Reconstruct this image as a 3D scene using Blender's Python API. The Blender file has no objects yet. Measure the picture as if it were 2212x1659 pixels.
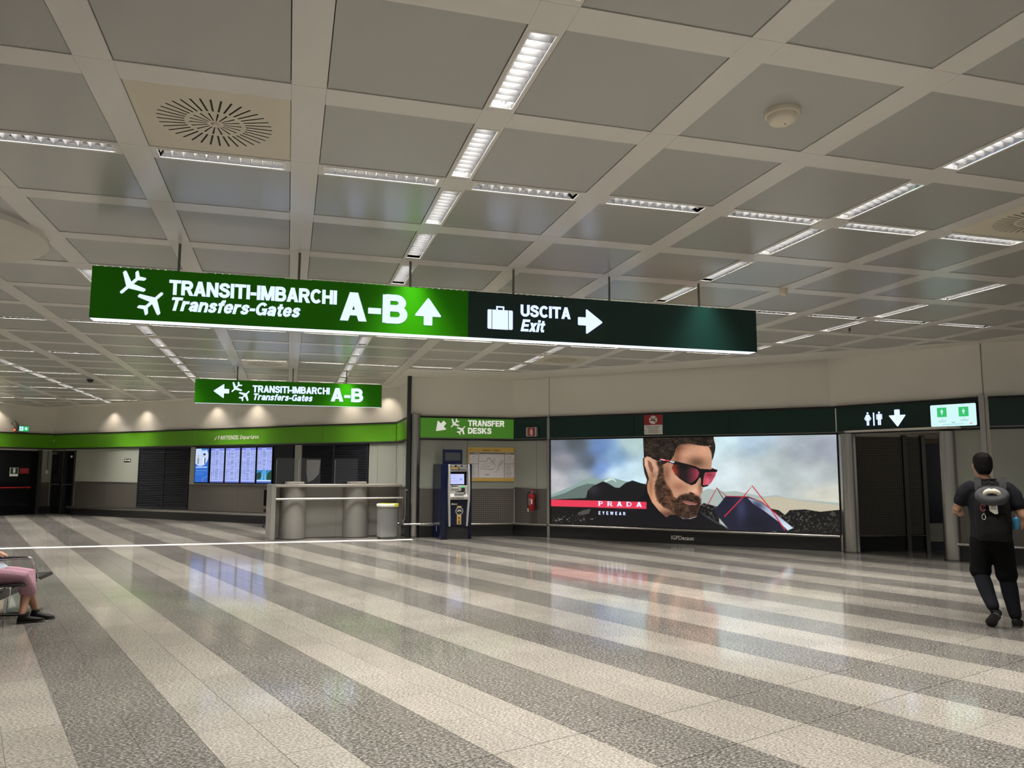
import bpy, bmesh, math, random
import numpy as np
from mathutils import Vector, Matrix, Euler
random.seed(7); np.random.seed(7)
SC = bpy.context.scene
COL = SC.collection

# ---------------------------------------------------------------- camera, world, exposure
YAW, PIT, ROL, FPX = 0.2771, 0.1133, -0.0035, 1691.8
def cam_axes():
    cy, sy, cp, sp = math.cos(YAW), math.sin(YAW), math.cos(PIT), math.sin(PIT)
    f = Vector((sy*cp, cy*cp, sp)); r = Vector((cy, -sy, 0)); d = f.cross(r)
    r2 = math.cos(ROL)*r + math.sin(ROL)*d; d2 = -math.sin(ROL)*r + math.cos(ROL)*d
    return r2, d2, f
_r, _d, _f = cam_axes()
cam = bpy.data.cameras.new('camera'); cam_ob = bpy.data.objects.new('camera', cam); COL.objects.link(cam_ob)
cam.sensor_fit = 'HORIZONTAL'; cam.sensor_width = 36.0; cam.lens = 36.0*FPX/2212.0
cam.clip_start = 0.05; cam.clip_end = 200
M = Matrix.Identity(4)
for i in range(3):
    M[i][0] = _r[i]; M[i][1] = -_d[i]; M[i][2] = -_f[i]
M[2][3] = 1.6
cam_ob.matrix_world = M
SC.camera = cam_ob
SC.view_settings.view_transform = 'Standard'; SC.view_settings.look = 'None'
SC.view_settings.exposure = 0.0; SC.view_settings.gamma = 1.0; SC.view_settings.use_curve_mapping = False
W = bpy.data.worlds.new('world'); SC.world = W; W.use_nodes = True
W.node_tree.nodes['Background'].inputs['Color'].default_value = (1.0, 0.97, 0.92, 1)
W.node_tree.nodes['Background'].inputs['Strength'].default_value = 0.35      # the rest of the lit hall
cy_ = SC.cycles
cy_.use_denoising = True; cy_.adaptive_threshold = .015; cy_.max_bounces = 6; cy_.diffuse_bounces = 4; cy_.glossy_bounces = 4
cy_.transmission_bounces = 4; cy_.transparent_max_bounces = 8; cy_.sample_clamp_indirect = 6.0
cy_.caustics_reflective = False; cy_.caustics_refractive = False
TUBE = 75.0          # strength of the fluorescent tubes
LAMP = 23.0           # watts sent downward by each louvred luminaire
SPOT = 40.0          # watts of each soffit downlight

HC = 4.05             # ceiling height
U0, V0, PU, PV, BU, BV = [a*2.45 for a in (-.4902, 1.5345, .5101, .5259, .0887, .0922)]
def gx(u): return U0+u*PU
def gy(v): return V0+v*PV
def pix(p):           # picture position of a point, used only to tell what is in view
    q = Vector(p)-Vector((0, 0, 1.6)); z = q.dot(_f)
    if z < 0.1: return None
    return (1106+FPX*q.dot(_r)/z, 829.5+FPX*q.dot(_d)/z)
def inview(p, m=0):
    q = pix(p)
    return q is not None and -m < q[0] < 2212+m and -m < q[1] < 1659+m

# ---------------------------------------------------------------- materials
def lin(c):
    return tuple(((v/255.0)/12.92 if v/255.0 <= .04045 else ((v/255.0+.055)/1.055)**2.4) for v in c)
def nn(nt, t, **kw):
    n = nt.nodes.new(t)
    for k, v in kw.items(): setattr(n, k, v)
    return n
def mat(name, col, rough=.5, metal=0.0, spec=.5, emit=None, es=1.0, alpha=None, bump=None, noise=None, coat=0.0, aniso=0):
    """col is a linear albedo; noise=(scale, amount) mottles it; bump=(scale, strength)"""
    m = bpy.data.materials.new(name); m.use_nodes = True; nt = m.node_tree
    b = nt.nodes['Principled BSDF']
    b.inputs['Base Color'].default_value = (*col, 1); b.inputs['Roughness'].default_value = rough
    b.inputs['Metallic'].default_value = metal; b.inputs['Specular IOR Level'].default_value = spec
    if coat: b.inputs['Coat Weight'].default_value = coat; b.inputs['Coat Roughness'].default_value = .05
    if emit: b.inputs['Emission Color'].default_value = (*emit, 1); b.inputs['Emission Strength'].default_value = es
    if noise or bump:
        g = nn(nt, 'ShaderNodeNewGeometry')
        if noise:
            n = nn(nt, 'ShaderNodeTexNoise'); n.inputs['Scale'].default_value = noise[0]; n.inputs['Detail'].default_value = 4
            nt.links.new(g.outputs['Position'], n.inputs['Vector'])
            r = nn(nt, 'ShaderNodeMapRange'); r.inputs['From Min'].default_value = .3; r.inputs['From Max'].default_value = .7
            r.inputs['To Min'].default_value = 1-noise[1]; r.inputs['To Max'].default_value = 1+noise[1]
            nt.links.new(n.outputs['Fac'], r.inputs['Value'])
            x = nn(nt, 'ShaderNodeVectorMath', operation='SCALE'); x.inputs[0].default_value = col
            nt.links.new(r.outputs['Result'], x.inputs['Scale']); nt.links.new(x.outputs[0], b.inputs['Base Color'])
        if bump:
            n = nn(nt, 'ShaderNodeTexNoise'); n.inputs['Scale'].default_value = bump[0]; n.inputs['Detail'].default_value = 3
            nt.links.new(g.outputs['Position'], n.inputs['Vector'])
            u = nn(nt, 'ShaderNodeBump'); u.inputs['Strength'].default_value = bump[1]; u.inputs['Distance'].default_value = .01
            nt.links.new(n.outputs['Fac'], u.inputs['Height']); nt.links.new(u.outputs['Normal'], b.inputs['Normal'])
    return m
def emis(name, col, s=1.0):
    m = bpy.data.materials.new(name); m.use_nodes = True; nt = m.node_tree; nt.nodes.clear()
    e = nn(nt, 'ShaderNodeEmission'); e.inputs['Color'].default_value = (*col, 1); e.inputs['Strength'].default_value = s
    o = nn(nt, 'ShaderNodeOutputMaterial'); nt.links.new(e.outputs[0], o.inputs[0]); return m
def print_mat(name, glow, gloss=.35):
    m = bpy.data.materials.new(name); m.use_nodes = True; nt = m.node_tree; b = nt.nodes['Principled BSDF']
    a = nn(nt, 'ShaderNodeVertexColor'); a.layer_name = 'print'
    if glow:
        b.inputs['Base Color'].default_value = (.01, .01, .01, 1)
        nt.links.new(a.outputs['Color'], b.inputs['Emission Color']); b.inputs['Emission Strength'].default_value = glow
    else: nt.links.new(a.outputs['Color'], b.inputs['Base Color'])
    b.inputs['Roughness'].default_value = gloss; b.inputs['Specular IOR Level'].default_value = .3
    return m
def dots_mat(name, col, rough, metal, pitch, dark):
    """perforated sheet: rows of small round holes"""
    m = mat(name, col, rough, metal); nt = m.node_tree; b = nt.nodes['Principled BSDF']
    t = nn(nt, 'ShaderNodeTexCoord'); s = nn(nt, 'ShaderNodeSeparateXYZ'); nt.links.new(t.outputs['Object'], s.inputs[0])
    sq = []
    for ax in ('X', 'Z'):
        a = nn(nt, 'ShaderNodeMath', operation='MULTIPLY'); a.inputs[1].default_value = 1/pitch; nt.links.new(s.outputs[ax], a.inputs[0])
        f = nn(nt, 'ShaderNodeMath', operation='FRACT'); nt.links.new(a.outputs[0], f.inputs[0])
        d = nn(nt, 'ShaderNodeMath', operation='SUBTRACT'); d.inputs[1].default_value = .5; nt.links.new(f.outputs[0], d.inputs[0])
        p = nn(nt, 'ShaderNodeMath', operation='MULTIPLY'); nt.links.new(d.outputs[0], p.inputs[0]); nt.links.new(d.outputs[0], p.inputs[1]); sq.append(p)
    a = nn(nt, 'ShaderNodeMath', operation='ADD'); nt.links.new(sq[0].outputs[0], a.inputs[0]); nt.links.new(sq[1].outputs[0], a.inputs[1])
    l = nn(nt, 'ShaderNodeMath', operation='LESS_THAN'); l.inputs[1].default_value = .05; nt.links.new(a.outputs[0], l.inputs[0])
    x = nn(nt, 'ShaderNodeMix', data_type='RGBA'); x.inputs['A'].default_value = (*col, 1); x.inputs['B'].default_value = (*dark, 1)
    nt.links.new(l.outputs[0], x.inputs['Factor']); nt.links.new(x.outputs['Result'], b.inputs['Base Color'])
    return m
def granite(name, c_dark, c_mid, c_light, scale):
    m = bpy.data.materials.new(name); m.use_nodes = True; nt = m.node_tree; b = nt.nodes['Principled BSDF']
    g = nn(nt, 'ShaderNodeNewGeometry'); oi = nn(nt, 'ShaderNodeObjectInfo')
    mp = nn(nt, 'ShaderNodeMapping'); mp.inputs['Rotation'].default_value = (0, 0, .5); mp.inputs['Scale'].default_value = (1, 1.9, 1)
    nt.links.new(g.outputs['Position'], mp.inputs['Vector'])
    n1 = nn(nt, 'ShaderNodeTexNoise'); n1.inputs['Scale'].default_value = scale; n1.inputs['Detail'].default_value = 3; n1.inputs['Roughness'].default_value = .7
    nt.links.new(mp.outputs[0], n1.inputs['Vector'])
    cr = nn(nt, 'ShaderNodeValToRGB'); e = cr.color_ramp.elements
    e[0].position = .36; e[0].color = (*c_dark, 1); e[1].position = .66; e[1].color = (*c_light, 1)
    k = e.new(.5); k.color = (*c_mid, 1)
    nt.links.new(n1.outputs['Fac'], cr.inputs['Fac'])
    n2 = nn(nt, 'ShaderNodeTexNoise'); n2.inputs['Scale'].default_value = 1.3; n2.inputs['Detail'].default_value = 3
    nt.links.new(g.outputs['Position'], n2.inputs['Vector'])
    ad = nn(nt, 'ShaderNodeMath', operation='ADD'); nt.links.new(g.outputs['Random Per Island'], ad.inputs[0]); nt.links.new(oi.outputs['Random'], ad.inputs[1])
    fr = nn(nt, 'ShaderNodeMath', operation='FRACT'); nt.links.new(ad.outputs[0], fr.inputs[0])
    r1 = nn(nt, 'ShaderNodeMapRange'); r1.inputs['To Min'].default_value = .93; r1.inputs['To Max'].default_value = 1.07; nt.links.new(fr.outputs[0], r1.inputs['Value'])
    r2 = nn(nt, 'ShaderNodeMapRange'); r2.inputs['From Min'].default_value = .3; r2.inputs['From Max'].default_value = .7
    r2.inputs['To Min'].default_value = .9; r2.inputs['To Max'].default_value = 1.1; nt.links.new(n2.outputs['Fac'], r2.inputs['Value'])
    mu = nn(nt, 'ShaderNodeMath', operation='MULTIPLY'); nt.links.new(r1.outputs[0], mu.inputs[0]); nt.links.new(r2.outputs[0], mu.inputs[1])
    x = nn(nt, 'ShaderNodeVectorMath', operation='SCALE'); nt.links.new(cr.outputs['Color'], x.inputs[0]); nt.links.new(mu.outputs[0], x.inputs['Scale'])
    nt.links.new(x.outputs[0], b.inputs['Base Color'])
    b.inputs['Roughness'].default_value = .10; b.inputs['Specular IOR Level'].default_value = .34
    return m
MT = dict(
    plaster=mat('plaster', (.74, .71, .645), .85, noise=(.8, .03)),
    panel=mat('ceiling_panel_paint', (.355, .355, .335), .24, spec=.5),
    strip=mat('ceiling_strip_paint', (.61, .595, .555), .24, spec=.5),
    cream=mat('cream_paint', (.60, .55, .43), .5),
    black=mat('black_gap', (.006, .006, .006), .7),
    dark=mat('dark_plinth', (.016, .016, .017), .35),
    steel=mat('brushed_steel', (.42, .40, .37), .28, 1.0),
    dsteel=mat('dark_steel', (.20, .19, .175), .3, 1.0),
    chrome=mat('polished_steel', (.75, .74, .72), .15, 1.0),
    alu=mat('luminaire_reflector', (.82, .82, .83), .10, 1.0),
    blade=mat('luminaire_louver', (.17, .17, .175), .5, 0),
    grout=mat('grey_grout', (.11, .105, .095), .7),
    lampframe=mat('luminaire_frame', (.80, .79, .76), .4),
    tube=emis('fluorescent_tube', (1.0, .96, .90), TUBE),
    glassp=mat('back_painted_glass', (.31, .32, .275), .06, spec=.5),
    perf=dots_mat('perforated_steel', (.115, .105, .09), .35, .5, .05, (.30, .28, .25)),
    perf2=dots_mat('perforated_steel_blank', (.115, .105, .09), .4, .5, .05, (.125, .115, .1)),
    green=mat('lime_fascia', (.105, .33, .012), .35, spec=.35),
    signgreen=mat('sign_green_acrylic', (.024, .235, .001), .3, spec=.15),
    dgreen=mat('dark_green_fascia', (.005, .028, .022), .25, spec=.4),
    glow=emis('backlit_white', (.56, .66, 1.0), 1.5),
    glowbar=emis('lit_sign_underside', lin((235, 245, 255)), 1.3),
    white=mat('white_vinyl', (.78, .76, .70), .5),
    ivory=mat('ivory_plastic', (.66, .60, .48), .45),
    navy=mat('navy_paint', (.003, .006, .030), .2, spec=.4),
    desk=mat('desk_laminate', (.235, .225, .205), .45),
    deskl=mat('desk_rail', (.72, .70, .66), .3, .3),
    red=mat('red_paint', (.36, .012, .014), .3),
    redsign=mat('red_sign', (.32, .015, .02), .45),
    rubber=mat('black_rubber', (.012, .012, .013), .6),
    louvre=mat('louvre_paint', (.014, .015, .020), .5, spec=.2),
    silver=mat('silver_plastic', (.48, .47, .45), .35, .2),
    yellow=mat('yellow_print', (.62, .42, .09), .5),
    blackglass=mat('black_glass', (.004, .005, .006), .08, spec=.22),
    bin=mat('bin_grey', (.16, .16, .155), .5),
    bag=mat('bag_yellow', (.75, .72, .10), .35),
    bagw=mat('bag_white', (.80, .80, .66), .4),
    skin=mat('skin', (.46, .245, .155), .5, bump=(60, .15)),
    tattoo=mat('tattooed_skin', (.33, .18, .115), .5, noise=(26, .45)),
    hair=mat('black_hair', (.005, .004, .004), .6, spec=.12, bump=(180, .5)),
    shirt=mat('charcoal_shirt', (.012, .0125, .016), .9, spec=.15, bump=(30, .4)),
    trouser=mat('black_cloth', (.0045, .0045, .005), .9, spec=.12, bump=(30, .4)),
    legging=mat('navy_black_cloth', (.008, .0085, .012), .9, spec=.15, bump=(30, .3)),
    pack=mat('backpack_nylon', (.006, .006, .0065), .7, spec=.2, bump=(60, .3)),
    strap=mat('grey_webbing', (.025, .025, .026), .8, spec=.2),
    pillow=mat('grey_pillow_cloth', (.05, .05, .054), .9, bump=(50, .3)),
    pillowin=mat('cream_pillow_cloth', (.62, .57, .47), .9, bump=(50, .2)),
    shoe=mat('shoe_leather', (.007, .007, .007), .65, spec=.2),
    sole=mat('shoe_sole', (.03, .03, .03), .7),
    pink=mat('pink_cotton', (.44, .24, .30), .85, bump=(25, .5)),
    bluec=mat('pale_blue_cotton', (.40, .44, .52), .85, bump=(25, .4)),
    bottle=mat('blue_bottle', (.03, .16, .27), .25),
    brown=mat('brown_lintel', (.20, .15, .09), .5),
    dgrey=mat('grey_plastic', (.11, .105, .10), .45),
    grille=mat('pale_steel_slat', (.62, .66, .50), .35, .3),  # pale greenish steel for the door grille
)
MT.update(
    lip=mat('lip', (.33, .12, .10), .5), fob=mat('pink_red_fob', (.30, .05, .07), .4), seatblack=mat('black_seat_shell', (.014, .014, .014), .35),
    linewhite=mat('white_floor_tape', (.86, .84, .78), .4), desktop=mat('desk_top_laminate', (.36, .33, .295), .35),
    edge=mat('acrylic_edge', (.55, .57, .56), .3), notice=mat('grey_notice', (.14, .14, .14), .6),
    atmscreen=emis('machine_screen', lin((196, 204, 252)), 1.0), atmtext=emis('machine_screen_text', lin((140, 160, 235)), 1.0),
    ledgreen=emis('green_reader_light', lin((60, 220, 120)), 1.0), dispglass=mat('grey_display_glass', (.03, .036, .036), .1),
    tgreen=mat('transfer_sign_green', (.08, .24, .028), .35, spec=.3, emit=lin((66, 124, 36)), es=.45), tglow=mat('transfer_sign_white', (.7, .7, .66), .4, emit=lin((235, 235, 224)), es=.55),
    exitglow=emis('exit_sign_green', lin((40, 190, 110)), 1.0),
    redlamp=emis('red_lamp_glow', (1.0, .10, .03), 2.5),
    noticegreen=mat('notice_green', (.012, .05, .03), .5),
    rednote=mat('red_note_print', (.30, .06, .06), .5),
    screenpale=emis('screen_pale', lin((212, 250, 250)), 1.0), screengreen=emis('screen_green', lin((62, 196, 112)), 1.0),
    screentext=emis('screen_text', lin((120, 165, 175)), 1.0), screenteal=emis('screen_teal', lin((70, 165, 175)), 1.0), screenpink=emis('screen_pink', lin((240, 130, 150)), 1.0),
)
MT['gran_d'] = granite('dark_granite', (.040, .037, .033), (.098, .091, .082), (.33, .308, .28), 44)
MT['gran_l'] = granite('light_granite', (.112, .101, .087), (.224, .206, .179), (.40, .368, .322), 50)
def acrylic():
    m = bpy.data.materials.new('clear_acrylic'); m.use_nodes = True; nt = m.node_tree; nt.nodes.clear()
    t = nn(nt, 'ShaderNodeBsdfTransparent'); t.inputs[0].default_value = (.90, .91, .92, 1)
    g = nn(nt, 'ShaderNodeBsdfGlossy'); g.inputs['Roughness'].default_value = .04; g.inputs['Color'].default_value = (.9, .9, .9, 1)
    f = nn(nt, 'ShaderNodeFresnel'); x = nn(nt, 'ShaderNodeMixShader'); o = nn(nt, 'ShaderNodeOutputMaterial')
    nt.links.new(f.outputs[0], x.inputs[0]); nt.links.new(t.outputs[0], x.inputs[1]); nt.links.new(g.outputs[0], x.inputs[2]); nt.links.new(x.outputs[0], o.inputs[0])
    return m
MT['acrylic'] = acrylic()

# ---------------------------------------------------------------- mesh building
class MB:
    def __init__(s): s.v = []; s.f = []
    def add(s, vs, fs):
        b = len(s.v); s.v += [tuple(p) for p in vs]; s.f += [tuple(i+b for i in f) for f in fs]; return s
    def box(s, x0, x1, y0, y1, z0, z1, bottom=True, top=True):
        vs = [(x0,y0,z0),(x1,y0,z0),(x1,y1,z0),(x0,y1,z0),(x0,y0,z1),(x1,y0,z1),(x1,y1,z1),(x0,y1,z1)]
        fs = [(0,1,5,4),(1,2,6,5),(2,3,7,6),(3,0,4,7)]
        if bottom: fs.append((3,2,1,0))
        if top: fs.append((4,5,6,7))
        return s.add(vs, fs)
    def rbox(s, x0, x1, y0, y1, z0, z1, r=.01, seg=2):
        bm = bmesh.new(); bmesh.ops.create_cube(bm, size=1)
        for v in bm.verts: v.co = ((x0+x1)/2+v.co.x*(x1-x0), (y0+y1)/2+v.co.y*(y1-y0), (z0+z1)/2+v.co.z*(z1-z0))
        bmesh.ops.bevel(bm, geom=bm.edges[:], offset=r, segments=seg, affect='EDGES', profile=.5)
        bm.verts.index_update(); s.add([v.co[:] for v in bm.verts], [[v.index for v in f.verts] for f in bm.faces]); bm.free(); return s
    def prism(s, poly, a, b, plane='xz'):
        n = len(poly)
        if plane == 'xz': g = lambda p, t: (p[0], t, p[1])
        elif plane == 'xy': g = lambda p, t: (p[0], p[1], t)
        else: g = lambda p, t: (t, p[0], p[1])
        vs = [g(p, a) for p in poly]+[g(p, b) for p in poly]
        fs = [tuple(range(n-1, -1, -1)), tuple(range(n, 2*n))]+[(i, (i+1) % n, n+(i+1) % n, n+i) for i in range(n)]
        return s.add(vs, fs)
    def flat(s, poly, y):        # a flat sheet in the xz plane, facing -y
        return s.add([(p[0], y, p[1]) for p in poly], [tuple(range(len(poly)))])
    def tube(s, pts, r, n=8, cap=True):
        pts = [Vector(p) for p in pts]; rs = r if isinstance(r, (list, tuple)) else [r]*len(pts)
        T = []
        for i in range(len(pts)):
            t = (pts[min(i+1, len(pts)-1)]-pts[max(i-1, 0)]); T.append(t.normalized())
        up = Vector((0, 0, 1)) if abs(T[0].z) < .9 else Vector((1, 0, 0))
        a = T[0].cross(up).normalized(); rings = []
        for i, p in enumerate(pts):
            a = (a-T[i]*a.dot(T[i])).normalized(); c = T[i].cross(a)
            rings.append([p+(a*math.cos(2*math.pi*k/n)+c*math.sin(2*math.pi*k/n))*rs[i] for k in range(n)])
        return s.rings(rings, cap)
    def rings(s, rings, cap=True):
        n = len(rings[0]); vs = [p for r in rings for p in r]; fs = []
        for i in range(len(rings)-1):
            for k in range(n):
                fs.append((i*n+k, i*n+(k+1) % n, (i+1)*n+(k+1) % n, (i+1)*n+k))
        if cap: fs += [tuple(range(n-1, -1, -1)), tuple((len(rings)-1)*n+k for k in range(n))]
        return s.add(vs, fs)
    def lathe(s, prof, n=24, c=(0, 0)):
        return s.rings([[(c[0]+r*math.cos(2*math.pi*k/n), c[1]+r*math.sin(2*math.pi*k/n), z) for k in range(n)] for r, z in prof])
    def loft(s, rings, n=14):   # rings: (centre, side vector, front vector)
        out = []
        for c, a, b in rings:
            c, a, b = Vector(c), Vector(a), Vector(b)
            out.append([c+a*math.cos(2*math.pi*k/n)+b*math.sin(2*math.pi*k/n) for k in range(n)])
        return s.rings(out)
    def ball(s, c, rx, ry, rz, n=14, m=8):
        c = Vector(c); R = []
        for i in range(1, m):
            t = math.pi*i/m
            R.append([c+Vector((rx*math.sin(t)*math.cos(2*math.pi*k/n), ry*math.sin(t)*math.sin(2*math.pi*k/n), -rz*math.cos(t))) for k in range(n)])
        return s.rings(R)
    def xform(s, mtx):
        s.v = [tuple(mtx @ Vector(p)) for p in s.v]; return s
    def mesh(s, name, m, smooth=None):
        me = bpy.data.meshes.new(name); me.from_pydata(s.v, [], s.f); me.materials.append(m)
        if smooth:
            me.shade_smooth()
            if smooth is not True: me.set_sharp_from_angle(angle=math.radians(smooth))
        me.update(); return me
def link(name, data, parent=None, loc=(0, 0, 0), rz=0.0, label=None, kind=None, rot=None):
    o = bpy.data.objects.new(name, data); COL.objects.link(o)
    if parent is not None: o.parent = parent
    o.location = loc; o.rotation_euler = rot if rot else (0, 0, rz)
    if label: o['label'] = label
    if kind: o['kind'] = kind
    return o
def part(name, mb, m, parent, smooth=None, label=None, kind=None, loc=(0, 0, 0), rot=None):
    return link(name, mb.mesh(name, MT[m] if isinstance(m, str) else m, smooth), parent, loc, 0, label, kind, rot)
def thing(name, label, cat, loc=(0, 0, 0), rz=0.0, group=None, mb=None, m=None, smooth=None):
    o = link(name, mb.mesh(name, MT[m], smooth) if mb else None, None, loc, rz, label)
    o['category'] = cat
    if group: o['group'] = group
    return o
def struct(name, mb=None, m=None, loc=(0, 0, 0), rz=0.0, smooth=None, label=None):
    o = link(name, mb.mesh(name, MT[m], smooth) if mb else None, None, loc, rz, label, 'structure'); return o
def painted(name, w, h, img, m, parent, loc=(0, 0, 0), y=0.0, label=None):
    """flat print in the xz plane facing -y; img is (ny, nx, 3) linear, row 0 at the top"""
    ny, nx = img.shape[:2]
    xs = np.linspace(0, w, nx); zs = np.linspace(h, 0, ny)
    co = np.zeros((ny, nx, 3)); co[..., 0] = xs[None]; co[..., 1] = y; co[..., 2] = zs[:, None]
    idx = np.arange(ny*nx).reshape(ny, nx)
    f = np.stack([idx[1:, :-1], idx[1:, 1:], idx[:-1, 1:], idx[:-1, :-1]], -1).reshape(-1, 4)
    me = bpy.data.meshes.new(name)
    me.vertices.add(ny*nx); me.vertices.foreach_set('co', co.reshape(-1))
    me.loops.add(f.size); me.loops.foreach_set('vertex_index', f.reshape(-1).astype(np.int32))
    me.polygons.add(len(f)); me.polygons.foreach_set('loop_start', np.arange(0, f.size, 4, dtype=np.int32))
    ca = me.color_attributes.new('print', 'FLOAT_COLOR', 'POINT')
    rgba = np.ones((ny*nx, 4), np.float32); rgba[:, :3] = img.reshape(-1, 3); ca.data.foreach_set('color', rgba.reshape(-1))
    me.materials.append(m); me.update(); me.validate()
    return link(name, me, parent, loc, 0, label)

# ---------------------------------------------------------------- lettering
def arc(cx, cy, rx, ry, a0, a1, n=10):
    return [(cx+rx*math.cos(math.radians(a0+(a1-a0)*i/n)), cy+ry*math.sin(math.radians(a0+(a1-a0)*i/n))) for i in range(n+1)]
def R4(x0, x1, y0, y1): return [(x0, y0), (x1, y0), (x1, y1), (x0, y1)]
GL = {  # glyph: (advance, polygons, strokes) - a bold grotesque, cap height 1
 'T': (.72, [R4(0,.72,.82,1), R4(.26,.46,0,1)], []), 'I': (.2, [R4(0,.2,0,1)], []),
 'A': (.76, [[(0,0),(.21,0),(.49,1),(.27,1)], [(.55,0),(.76,0),(.49,1),(.27,1)], R4(.18,.58,.2,.37)], []),
 'N': (.75, [R4(0,.2,0,1), R4(.55,.75,0,1), [(.54,0),(.75,0),(.21,1),(0,1)]], []),
 'M': (.9, [R4(0,.19,0,1), R4(.71,.9,0,1), [(.36,0),(.54,0),(.25,1),(0,1)], [(.36,0),(.54,0),(.9,1),(.65,1)]], []),
 'R': (.74, [R4(0,.2,0,1), [(.53,0),(.76,0),(.53,.46),(.31,.46)]], [[(.1,.91),(.42,.91)]+arc(.42,.70,.2,.21,90,-90)+[(.1,.49)]]),
 'P': (.68, [R4(0,.2,0,1)], [[(.1,.91),(.38,.91)]+arc(.38,.69,.2,.22,90,-90)+[(.1,.47)]]),
 'B': (.74, [R4(0,.2,0,1)], [[(.1,.915),(.4,.915)]+arc(.4,.725,.19,.19,90,-90)+[(.1,.535)], [(.1,.085),(.43,.085)]+arc(.43,.305,.21,.22,-90,90)+[(.1,.525)]]),
 'C': (.76, [], [arc(.4,.5,.3,.41,42,318,16)]),
 'G': (.8, [R4(.46,.8,.37,.53), R4(.64,.8,.03,.5)], [arc(.4,.5,.3,.41,42,318,16)]),
 'S': (.7, [], [[(.6,.71),(.57,.82),(.48,.89),(.35,.912),(.2,.88),(.13,.79),(.12,.69),(.19,.6),(.35,.53),(.5,.47),(.59,.38),(.6,.26),(.54,.15),(.42,.09),(.3,.088),(.17,.13),(.1,.21),(.09,.31)]]),
 'H': (.74, [R4(0,.2,0,1), R4(.54,.74,0,1), R4(0,.74,.41,.6)], []),
 'U': (.74, [], [[(.1,1),(.1,.36)]+arc(.37,.36,.27,.27,180,360,12)+[(.64,1)]]),
 'F': (.62, [R4(0,.2,0,1), R4(0,.62,.82,1), R4(0,.56,.42,.59)], []),
 'E': (.66, [R4(0,.2,0,1), R4(0,.64,.82,1), R4(0,.6,.42,.59), R4(0,.66,0,.18)], []),
 'D': (.76, [R4(0,.2,0,1)], [[(.1,.91),(.34,.91)]+arc(.34,.5,.32,.41,90,-90,12)+[(.1,.09)]]),
 'K': (.78, [R4(0,.2,0,1), [(.15,.32),(.15,.6),(.5,1),(.76,1)], [(.53,0),(.79,0),(.42,.62),(.27,.46)]], []),
 'Z': (.7, [R4(0,.7,.82,1), R4(0,.7,0,.18), [(0,.1),(.24,.1),(.7,.9),(.45,.9)]], []),
 'W': (1.1, [[(0,1),(.2,1),(.38,0),(.2,0)], [(.2,0),(.38,0),(.64,1),(.46,1)], [(.46,1),(.64,1),(.9,0),(.72,0)], [(.72,0),(.9,0),(1.1,1),(.9,1)]], []),
 'Y': (.76, [R4(.28,.48,0,.5), [(0,1),(.23,1),(.48,.45),(.28,.4)], [(.53,1),(.76,1),(.48,.4),(.28,.45)]], []),
 '-': (.36, [R4(0,.36,.3,.48)], []), ' ': (.3, [], []), '1': (.5, [R4(.2,.4,0,1), [(0,.66),(.2,.72),(.2,1),(.05,.8)]], []),
 'r': (.46, [R4(0,.19,0,.74)], [[(.1,.4),(.16,.57),(.27,.645),(.45,.65)]]),
 'a': (.62, [R4(.42,.6,0,.5)], [[(.08,.52),(.14,.62),(.28,.665),(.42,.63),(.5,.5)], [(.5,.43),(.3,.38),(.13,.31),(.1,.19),(.2,.09),(.36,.11),(.5,.25)]]),
 'n': (.62, [R4(0,.19,0,.74)], [[(.1,.42),(.2,.6),(.34,.66),(.47,.6),(.53,.46),(.53,0)]]),
 's': (.56, [], [[(.47,.52),(.42,.62),(.28,.665),(.14,.62),(.1,.53),(.18,.43),(.38,.35),(.47,.25),(.42,.12),(.28,.08),(.13,.12),(.08,.23)]]),
 'f': (.4, [R4(0,.4,.58,.74)], [[(.19,0),(.19,.76),(.25,.89),(.42,.91)]]),
 'e': (.62, [R4(.06,.6,.31,.43)], [[(.51,.37),(.5,.52),(.42,.63),(.3,.66),(.17,.61),(.1,.47),(.1,.28),(.17,.14),(.3,.08),(.43,.12),(.52,.22)]]),
 't': (.4, [R4(0,.4,.58,.74)], [[(.19,.94),(.19,.2),(.25,.09),(.41,.09)]]),
 'i': (.2, [R4(0,.2,0,.74), R4(0,.2,.83,1)], []),
 'x': (.6, [[(0,0),(.22,0),(.6,.74),(.38,.74)], [(.38,0),(.6,0),(.22,.74),(0,.74)]], []),
 'p': (.64, [R4(0,.19,-.22,.74)], [arc(.33,.37,.21,.28,150,-150,14)]),
 'u': (.62, [R4(.43,.62,0,.74)], [[(.1,.74),(.1,.28),(.15,.14),(.28,.08),(.42,.14),(.52,.3)]]),
 'c': (.58, [], [arc(.32,.37,.22,.29,50,310,14)]),
}
def stroke_quads(pts, w):
    out = []; P = [Vector(p) for p in pts]; n = len(P); L = []
    for i in range(n):
        t = (P[min(i+1, n-1)]-P[max(i-1, 0)]).normalized(); m = Vector((-t.y, t.x)); L.append((P[i]+m*w/2, P[i]-m*w/2))
    for i in range(n-1): out.append([tuple(L[i][0]), tuple(L[i+1][0]), tuple(L[i+1][1]), tuple(L[i][1])])
    return out
def fatten(q, e):
    n = len(q); a = sum(q[i][0]*q[(i+1) % n][1]-q[(i+1) % n][0]*q[i][1] for i in range(n))
    if a < 0: q = q[::-1]
    out = []
    for i in range(n):
        p0, p1, p2 = Vector(q[i-1]), Vector(q[i]), Vector(q[(i+1) % n]); d1, d2 = (p1-p0).normalized(), (p2-p1).normalized()
        n1, n2 = Vector((d1.y, -d1.x)), Vector((d2.y, -d2.x)); k = 1+n1.dot(n2)
        out.append(tuple(p1+(n1+n2)*(e/max(k, .35))))
    return out
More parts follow.
